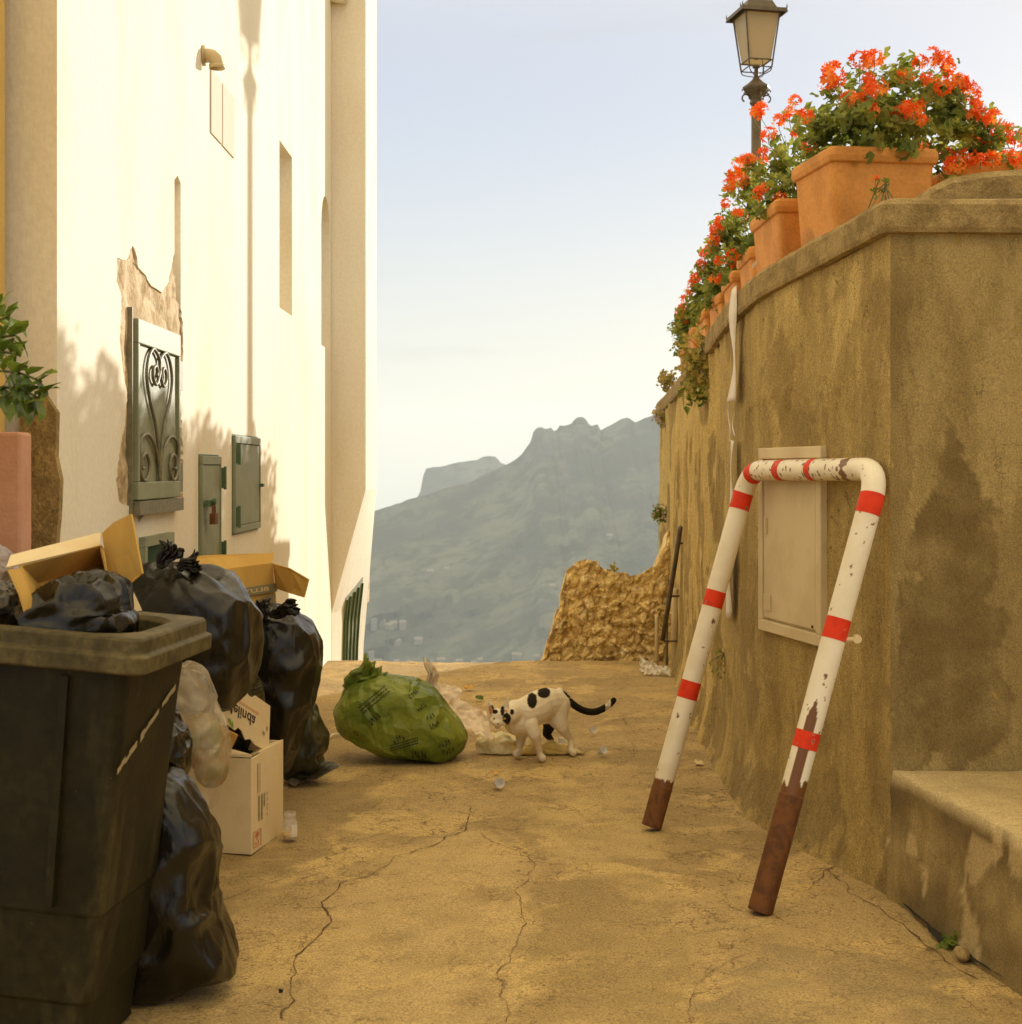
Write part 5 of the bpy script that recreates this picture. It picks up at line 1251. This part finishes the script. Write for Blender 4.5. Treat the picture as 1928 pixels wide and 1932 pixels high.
# ================================================================ planters
pots = [((1.03, 4.70), (.975, 5.08), 'nearest large terracotta planter, stained under its rim'), ((.945, 5.20), (.93, 5.68), 'second terracotta planter, half behind the nearest one'),
        ((.990, 6.06), (1.0, 6.46), 'third terracotta planter along the coping'), ((.998, 6.60), (1.022, 7.08), 'fourth terracotta planter along the coping'),
        ((1.028, 7.20), (1.02, 7.60), 'fifth terracotta planter along the coping'), ((1.016, 7.70), (1.04, 8.2), 'sixth terracotta planter along the coping'),
        ((1.063, 8.60), (1.078, 9.1), 'seventh terracotta planter along the coping'), ((1.15, 9.70), (1.165, 10.15), 'farthest terracotta planter at the end of the wall'),
        ((1.50, 4.86), (1.47, 5.3), 'terracotta planter mostly hidden behind the raised parapet at the right')]
pot_c = []
for i, (a, c, lab) in enumerate(pots):
    a = V((*a, 0)); c = V((*c, 0)); u = (c-a).normalized(); L = (c-a).length; w = V((u.y, -u.x, 0)); w = w if w.x > 0 else -w
    Wd = .37 if i == 0 else .30; z0 = ztop(max(4.1, (a.y+c.y)/2))+.004 if i < 8 else 1.92; H = .32 if i == 0 else .31
    if i == 0: z0 = 1.925
    t = thing('terracotta_planter', lab, 'planter', V((a.x+w.x*Wd/2, (a.y+c.y)/2, z0)), 'terracotta planters along the coping')
    def ring(ins_, z, r=.02):
        out = []; x0, x1, y0, y1 = ins_, Wd-ins_, ins_, L-ins_
        for cx_, cy_, a0 in ((x1-r, y0+r, -pi/2), (x1-r, y1-r, 0), (x0+r, y1-r, pi/2), (x0+r, y0+r, pi)):
            for k in range(4): an_ = a0+k/3*pi/2; out.append(a+w*(cx_+r*cos(an_))+u*(cy_+r*sin(an_))+V((0, 0, z)))
        return out
    vs, fs = loft([ring(.026, z0), ring(.010, z0+H-.05), ring(.03, z0+H-.055), ring(.05, z0+.02)])
    fs += [tuple(range(16)), tuple(range(48, 64))]
    obj('pot_body', vs, fs, m_terra, t)
    vs, fs = loft([ring(.010, z0+H-.052), ring(.001, z0+H-.048), ring(-.004, z0+H-.030), ring(-.002, z0+H-.010), ring(.004, z0+H), ring(.022, z0+H), ring(.03, z0+H-.05)])
    bevel(obj('rim', vs, fs, m_terra, t), .003)
    vs = ring(.028, z0+H-.035); obj('soil', vs, [tuple(range(16))], M('potting_soil', (.04, .025, .012), rough=1) if i == 0 else bpy.data.materials['potting_soil'], t)
    pot_c.append((a+w*Wd/2+u*L/2+V((0, 0, z0+H)), L, Wd))

# flower heads: a few meshes shared by every plant
def flower_mesh(seed):
    r = random.Random(seed); b = B()
    for k in range(15):
        th = r.uniform(0, 2*pi); ph = math.acos(r.uniform(-.5, 1)); d = V((sin(ph)*cos(th), sin(ph)*sin(th), cos(ph))); c = d*.026*r.uniform(.7, 1.15)
        s = d.orthogonal().normalized(); q = d.cross(s); n0 = r.uniform(0, 6)
        for j in range(5):
            a = n0+2*pi*j/5+r.uniform(-.2, .2); e = (s*cos(a)+q*sin(a)); f = d.cross(e); L = .019*r.uniform(.8, 1.2)
            up = d*.35; dirp = (e+up*r.uniform(.2, 1.2)).normalized()
            b.add([c, c+dirp*L*.5+f*.0048, c+dirp*L+d*-.002, c+dirp*L*.5-f*.0048], [(0, 1, 2, 3)])
    me = bpy.data.meshes.new('flower_head'); me.from_pydata(b.v, [], b.f); me.materials.append(m_flower); me.update(); return me
FM = [flower_mesh(s) for s in range(5)]
def leaf_poly(c, n, r, rnd, b, kind=0):
    s = n.orthogonal().normalized(); a0 = rnd.uniform(0, 2*pi); q = n.cross(s); s, q = s*cos(a0)+q*sin(a0), q*cos(a0)-s*sin(a0)
    if kind == 0:                             # rounded scalloped leaf
        N_ = 10; vs = [c]
        for i in range(N_): a = -2.6+i/(N_-1)*5.2; k = r*(1 if i % 2 == 0 else .84); vs.append(c+(s*cos(a)+q*sin(a))*k+n*(.28*r*(abs(sin(a*1.5))-.3)))
        b.add(vs, [(0, i+1, i+2) for i in range(N_-1)])
    else:                                     # pointed leaf with a fold
        w = r*.45; m_ = n*r*.18
        b.add([c, c+s*r*.5+q*w+m_, c+s*r*1.5, c+s*r*.5-q*w+m_, c+s*r*.7-m_*.2], [(0, 1, 4), (1, 2, 4), (2, 3, 4), (3, 0, 4)])
def geranium(label, root, blobs, nl, nf, seed, Yc, lr=.020, fl_scale=1.0, up_bias=.5, flw=None):
    """blobs: list of (px,py,Y, rx,ry in pixels)"""
    rnd = random.Random(seed); t = thing('geranium', label, 'flowering plant', root, 'red geraniums in the planters')
    bl_ = []
    if fl_scale == 1.0:
        r0 = V(root); bl_ += [(r0+V((0, -.12, .07)), .17, .10, .18), (r0+V((-.02, .16, .08)), .15, .12, .24), (r0+V((-.15, .05, .01)), .05, .07, .2)]
    for (px, py, Y, rx, ry) in blobs:
        c = P(px, py, Y); bl_.append((c, rx/FL*Y, ry/FL*Y, min(rx, 110)/FL*Y*.85))
    wts = [a[1]*a[2] for a in bl_]
    # leafy tufts inside each blob
    tufts = []
    for _ in range(max(8, nl//16)):
        c, rx, rz, ry = rnd.choices(bl_, wts)[0]
        while True:
            q = V((rnd.uniform(-1, 1), rnd.uniform(-1, 1), rnd.uniform(-1, 1)))
            if .12 < q.length < 1: break
        tufts.append((c+V((q.x*rx, q.y*ry, q.z*rz)), q.normalized()))
    b = B(); st = B()
    for _ in range(nl):
        tc_, qd = rnd.choice(tufts); o = V((rnd.gauss(0, 1), rnd.gauss(0, 1), rnd.gauss(0, .8)))*lr*1.35
        n = (qd*.5+V((rnd.gauss(0, .5), -.25+rnd.gauss(0, .5), .5+rnd.gauss(0, .4)))).normalized()
        leaf_poly(tc_+o, n, lr*rnd.uniform(.6, 1.2), rnd, b)
    b.make('foliage', m_leaf, t)
    for tc_, qd in tufts[:26]:
        m_ = (tc_+V(root))/2+V((rnd.uniform(-.02, .02), rnd.uniform(-.02, .02), .03)); st.tube([V(root)+V((rnd.uniform(-.05, .05), rnd.uniform(-.05, .05), -.03)), m_, tc_], .0022, 4)
    heads = []
    for k in range(nf):
        if flw and k < len(flw): px, py, Y = flw[k]; p = P(px, py, Y); 
        else:
            c, rx, rz, ry = rnd.choices(bl_, wts)[0]; th = rnd.uniform(-.4, pi+.4) ; s = rnd.uniform(.55, 1.12)
            p = c+V((cos(th)*rx*s, -rnd.uniform(.1, 1)*ry, sin(th)*rz*s))
        f = bpy.data.objects.new('flower_head', rnd.choice(FM)); COL.objects.link(f); f.parent = t; f.location = p-wloc(t)
        f.rotation_euler = (rnd.uniform(-.5, .5), rnd.uniform(-.5, .5), rnd.uniform(0, 6)); sc = rnd.uniform(.75, 1.15)*fl_scale; f.scale = (sc, sc, sc)
        st.tube([p, p+V((0, .005, -.03)), p.lerp(V(root), .35)+V((0, 0, .01))], .0015, 4)
    st.make('stem', m_stem, t)
    return t
pc = [p[0] for p in pot_c]
geranium('large red geranium filling the nearest terracotta planter', pc[0], [(1660, 238, 4.88, 120, 30), (1640, 190, 4.9, 100, 62), (1740, 180, 4.95, 85, 70), (1590, 225, 4.85, 90, 42), (1810, 215, 4.95, 45, 50), (1690, 240, 4.8, 110, 26), (1545, 250, 4.95, 42, 40), (1505, 285, 5.15, 34, 36), (1790, 262, 4.85, 38, 22)], 2000, 34, 1, 4.9, lr=.019,
         flw=[(1570, 132, 4.9), (1582, 150, 4.85), (1562, 152, 4.8), (1650, 112, 4.9), (1640, 150, 4.75), (1655, 165, 4.7), (1640, 175, 4.68), (1710, 205, 4.65), (1722, 212, 4.66), (1735, 118, 4.9), (1762, 105, 4.9), (1778, 115, 4.95), (1750, 150, 4.8), (1780, 165, 4.8), (1825, 165, 4.9), (1832, 178, 4.9), (1840, 205, 4.9), (1836, 218, 4.85), (1708, 145, 4.8), (1600, 190, 4.75), (1640, 120, 5.0), (1500, 190, 5.1)])
geranium('red geranium trailing from the second planter', pc[1], [(1500, 265, 5.5, 45, 48), (1460, 300, 5.6, 48, 50), (1425, 330, 5.7, 35, 42), (1475, 345, 5.45, 45, 30)], 620, 17, 2, 5.5, lr=.018, flw=[(1450, 255, 5.4), (1470, 228, 5.5), (1490, 215, 5.5), (1425, 215, 5.9), (1436, 208, 5.9), (1440, 290, 5.4), (1410, 300, 5.6), (1400, 325, 5.7), (1405, 345, 5.7), (1470, 375, 5.3)])
geranium('red geranium trailing from the third planter', pc[2], [(1405, 350, 6.2, 34, 42), (1390, 395, 6.2, 36, 34), (1420, 330, 6.3, 26, 24)], 800, 11, 3, 6.2, lr=.018, flw=[(1385, 330, 6.1), (1375, 350, 6.1), (1368, 385, 6.1), (1395, 310, 6.2), (1392, 402, 6.0)])
geranium('red geranium trailing from the fourth planter', pc[3], [(1382, 425, 6.9, 30, 38), (1362, 455, 6.9, 26, 28)], 1000, 9, 4, 6.9, lr=.018, flw=[(1358, 420, 6.8), (1350, 432, 6.8), (1345, 450, 6.8)])
geranium('red geranium trailing from the fifth planter', pc[4], [(1356, 490, 7.4, 24, 32), (1340, 508, 7.4, 20, 22)], 950, 8, 5, 7.4, lr=.018, flw=[(1330, 480, 7.4), (1322, 500, 7.4), (1338, 470, 7.4)])
geranium('red geranium trailing from the sixth planter', pc[5], [(1330, 535, 8.0, 20, 26), (1315, 552, 8.0, 16, 20)], 900, 8, 6, 8, lr=.018, flw=[(1305, 535, 8), (1300, 550, 8), (1312, 520, 8)])
geranium('red geranium trailing from the seventh planter', pc[6], [(1308, 570, 8.8, 18, 24), (1296, 590, 8.8, 14, 18)], 900, 7, 10, 8.8, lr=.019, flw=[(1290, 565, 8.8), (1285, 580, 8.8)])
geranium('small red geranium in the farthest planter at the end of the wall', pc[7], [(1295, 608, 9.9, 16, 26), (1284, 625, 9.9, 12, 18)], 700, 7, 7, 9.9, lr=.019, flw=[(1280, 590, 9.9), (1276, 612, 9.9), (1290, 580, 9.9)])
geranium('backlit red geranium behind the raised parapet at the right edge', pc[8], [(1790, 300, 4.95, 45, 30), (1850, 285, 5.1, 60, 36), (1910, 290, 5.1, 40, 48), (1770, 325, 4.8, 34, 16), (1860, 322, 4.9, 60, 14)], 620, 16, 8, 5, lr=.018, flw=[(1850, 302, 4.8), (1872, 300, 4.8), (1825, 300, 4.85), (1880, 250, 5), (1900, 242, 5), (1915, 262, 5), (1918, 300, 4.8), (1845, 262, 5), (1870, 268, 5)])
geranium('lone seedling with one red bud on the corner of the coping', P(1672, 372, 4.2), [(1660, 362, 4.2, 12, 6), (1672, 342, 4.2, 6, 6)], 12, 1, 9, 4.2, lr=.008, fl_scale=.3, flw=[(1652, 336, 4.2)])
# white scratch marks of tape left on the third planter
b = B()
for q in ([(1418, 500), (1431, 487), (1432, 494), (1419, 508)], [(1429, 468), (1431, 468), (1431, 488), (1429, 488)]): b.slab([P(x, y, 5.285 if False else 5.62) for x, y in q], .001)
tag(b.make('tape_scrap', m_tape, base=P(1425, 498, 5.62)), 'scrap of white tape stuck low on the second planter', 'tape')

def weed(name, label, cat, c, n, r, lr, mat, seed, drop=0, kind=1, group=None, root=None, pet=None):
    rnd = random.Random(seed); t = thing(name, label, cat, c, group); b = B(); st = B()
    for _ in range(n):
        d = V((rnd.gauss(0, 1), rnd.gauss(0, 1)-.3, rnd.gauss(0, 1))); d = d.normalized()*r*rnd.uniform(.2, 1); p = V(c)+V((d.x, d.y*.6, d.z-drop*rnd.random()))
        leaf_poly(p, V((rnd.gauss(0, .5), -.8, rnd.gauss(.3, .5))).normalized(), lr*rnd.uniform(.6, 1.2), rnd, b, kind)
        if rnd.random() < .3: st.tube([V(c)+V((.02, .02, -.02)), p], .0018, 4)
    b.make('foliage', mat, t); st.make('stem', m_stem, t)
    if pet:
        b = B()
        for _ in range(pet): d = V((rnd.gauss(0, 1), rnd.gauss(0, 1), rnd.gauss(0, 1))).normalized()*r*rnd.uniform(.5, 1.05); leaf_poly(V(c)+V((d.x, d.y*.6, d.z)), V((rnd.gauss(0, .4), -1, rnd.gauss(0, .4))).normalized(), .012, rnd, b, 0)
        b.make('blossom', m_pinkf, t)
    return t
weed('wall_weed', 'small green weed with pointed leaves rooted high in the right wall', 'weed', wallpt(1332, 742, .05), 60, .085, .030, m_vine, 31, group=None)
weed('wall_weed', 'dry straggling growth hanging below the coping above the green weed', 'weed', wallpt(1340, 655, .05), 190, .13, .017, m_dry, 32, drop=.18, kind=0)
weed('wall_weed', 'dry tuft creeping on the wall end below the farthest planter', 'weed', P(1262, 720, 10.2), 90, .09, .018, m_dry, 33, kind=0)
weed('wall_weed', 'upper clump of pale mauve blossom on the end of the right wall', 'weed', P(1253, 782, 10.1), 80, .09, .018, m_dry, 34, kind=0, pet=50)
weed('wall_weed', 'lower clump of pale mauve blossom on the end of the right wall', 'weed', P(1246, 970, 10.1), 60, .075, .018, m_vine, 35, kind=0, pet=34)
weed('wall_weed', 'yellow green tuft on top of the rubble wall', 'weed', P(1157, 1072, 9.5), 40, .045, .016, M('yellow_weed', (.42, .36, .04), rough=.6, transl=.3), 36)
weed('wall_weed', 'thin green sprig low on the wall behind the left barrier leg', 'weed', wallpt(1372, 1225, .03), 26, .05, .016, m_dry, 37, drop=.1)
weed('wall_weed', 'tiny green weeds in the gap under the concrete ledge', 'weed', V((1.10, 3.66, .012)), 34, .035, .010, m_vine, 38, kind=0)
weed('wall_weed', 'small grass tuft behind the neck of the green bag', 'weed', G(655, 1312)+V((0, 0, .02)), 26, .04, .014, m_vine, 39)
b = B(); b.ball(V((1.100, 3.56, .014)), .026, (.75, 1.3, .6), 10, 8); sn = b.make('loose_stone', m_coping, base=(1.10, 3.56, 0)); bump_geo(sn, .008, 28); tag(sn, 'pale loose stone in the gap at the foot of the concrete ledge', 'stone')
b = B(); vs = [V((lx(y)+dx, y, 0)) for y, dx in ((4.0, .0), (3.9, -.012), (3.82, -.01), (3.76, -.03), (3.70, -.035), (3.64, -.03), (3.58, -.02), (3.5, -.01), (3.42, 0), (3.42, .03), (4.0, .03))]
for v in vs: v.z = .009
b.add(vs, [tuple(range(len(vs)))]); b.make('crevice', m_dark, bpy.data.objects['lane_paving'])

# unseen foliage added behind the planters to thicken the shadow on the house wall
hd = thing('shadow_hedge', 'added leafy row hidden behind the planters, thickening the shadow on the left house wall', 'shadow_hedge', (1.48, 8.6, 1.62))
rnd = random.Random(55); b = B(); st = B()
for _ in range(7000):
    y = rnd.uniform(6.7, 10.9); top = interp([(6.7, 2.38), (8, 2.42), (9.5, 2.32), (10.9, 2.20)], y)+.10*fbm(V((y*5, 0, 0)), 3)
    z = 1.62+(top-1.62)*rnd.random()**.8; x = 1.48+rnd.gauss(0, .09)
    leaf_poly(V((x, y, z)), V((rnd.gauss(0, .6), rnd.gauss(0, .6)-.3, rnd.gauss(.3, .6))).normalized(), .026*rnd.uniform(.7, 1.2), rnd, b)
b.make('foliage', m_leaf, hd)
for i in range(18):
    y = 6.8+i*.23; b = B(); b.tube([V((1.48, y, 1.62)), V((1.47+rnd.uniform(-.04, .04), y+rnd.uniform(-.05, .05), 2.15))], [.010, .004], 5); b.make('stem', m_stem, hd)

# leafy shrub at the left edge
sh_ = thing('leafy_shrub', 'leafy green shrub branch reaching in at the left edge above the pink wall', 'shrub', (-1.42, 3.3, 0))
rnd = random.Random(77); b = B(); st = B()
st.tube([V((-1.42, 3.3, .0)), V((-1.40, 3.31, .7)), V((-1.34, 3.3, 1.3)), V((-1.30, 3.3, 1.55))], [.02, .016, .012, .006], 8)
def branch(pts, n, r):
    pts = smooth_path([P(*p) for p in pts], 8); st.tube(pts, .003, 5)
    for i in range(n):
        t = i/(n-1); k = t*(len(pts)-1); p = pts[min(len(pts)-2, int(k))].lerp(pts[min(len(pts)-1, int(k)+1)], k-int(k)); d = (pts[min(len(pts)-1, int(k)+1)]-pts[max(0, int(k)-1)]).normalized()
        for s_ in (-1, 1):
            side = d.cross(V((0, -1, 0)))*s_; ax_ = (d*.7+side*.8+V((0, rnd.gauss(-.1, .25), rnd.gauss(-.1, .15)))).normalized(); L = r*rnd.uniform(.8, 1.2)
            n_ = ax_.cross(V((rnd.gauss(0, .3), 1, rnd.gauss(0, .3)))).normalized(); w = ax_.cross(n_).normalized()*L*.36
            q = [p, p+ax_*L*.3+w*.9+n_*L*.06, p+ax_*L*.65+w*.8+n_*L*.06, p+ax_*L-n_*L*.1, p+ax_*L*.65-w*.8+n_*L*.06, p+ax_*L*.3-w*.9+n_*L*.06, p+ax_*L*.3, p+ax_*L*.65]
            b.add(q, [(0, 1, 6), (1, 2, 7, 6), (2, 3, 7), (3, 4, 7), (4, 5, 6, 7), (5, 0, 6)])
branch([(-60, 640, 3.3), (-20, 610, 3.28), (20, 598, 3.25)], 7, .055)
branch([(-60, 660, 3.3), (-10, 640, 3.25), (30, 632, 3.22)], 7, .06)
branch([(-60, 690, 3.3), (-10, 665, 3.25), (30, 668, 3.2)], 7, .06)
branch([(-70, 700, 3.3), (0, 700, 3.2), (40, 705, 3.15), (78, 720, 3.1)], 9, .062)
branch([(-70, 720, 3.3), (0, 730, 3.2), (40, 735, 3.12), (75, 752, 3.1)], 9, .062)
branch([(-70, 740, 3.3), (-10, 748, 3.2), (30, 755, 3.15), (55, 765, 3.1)], 8, .058)
branch([(-60, 600, 3.3), (-25, 590, 3.3), (0, 582, 3.3)], 5, .05)
b.make('foliage', m_vine, sh_); st.make('branch', m_stem, sh_)
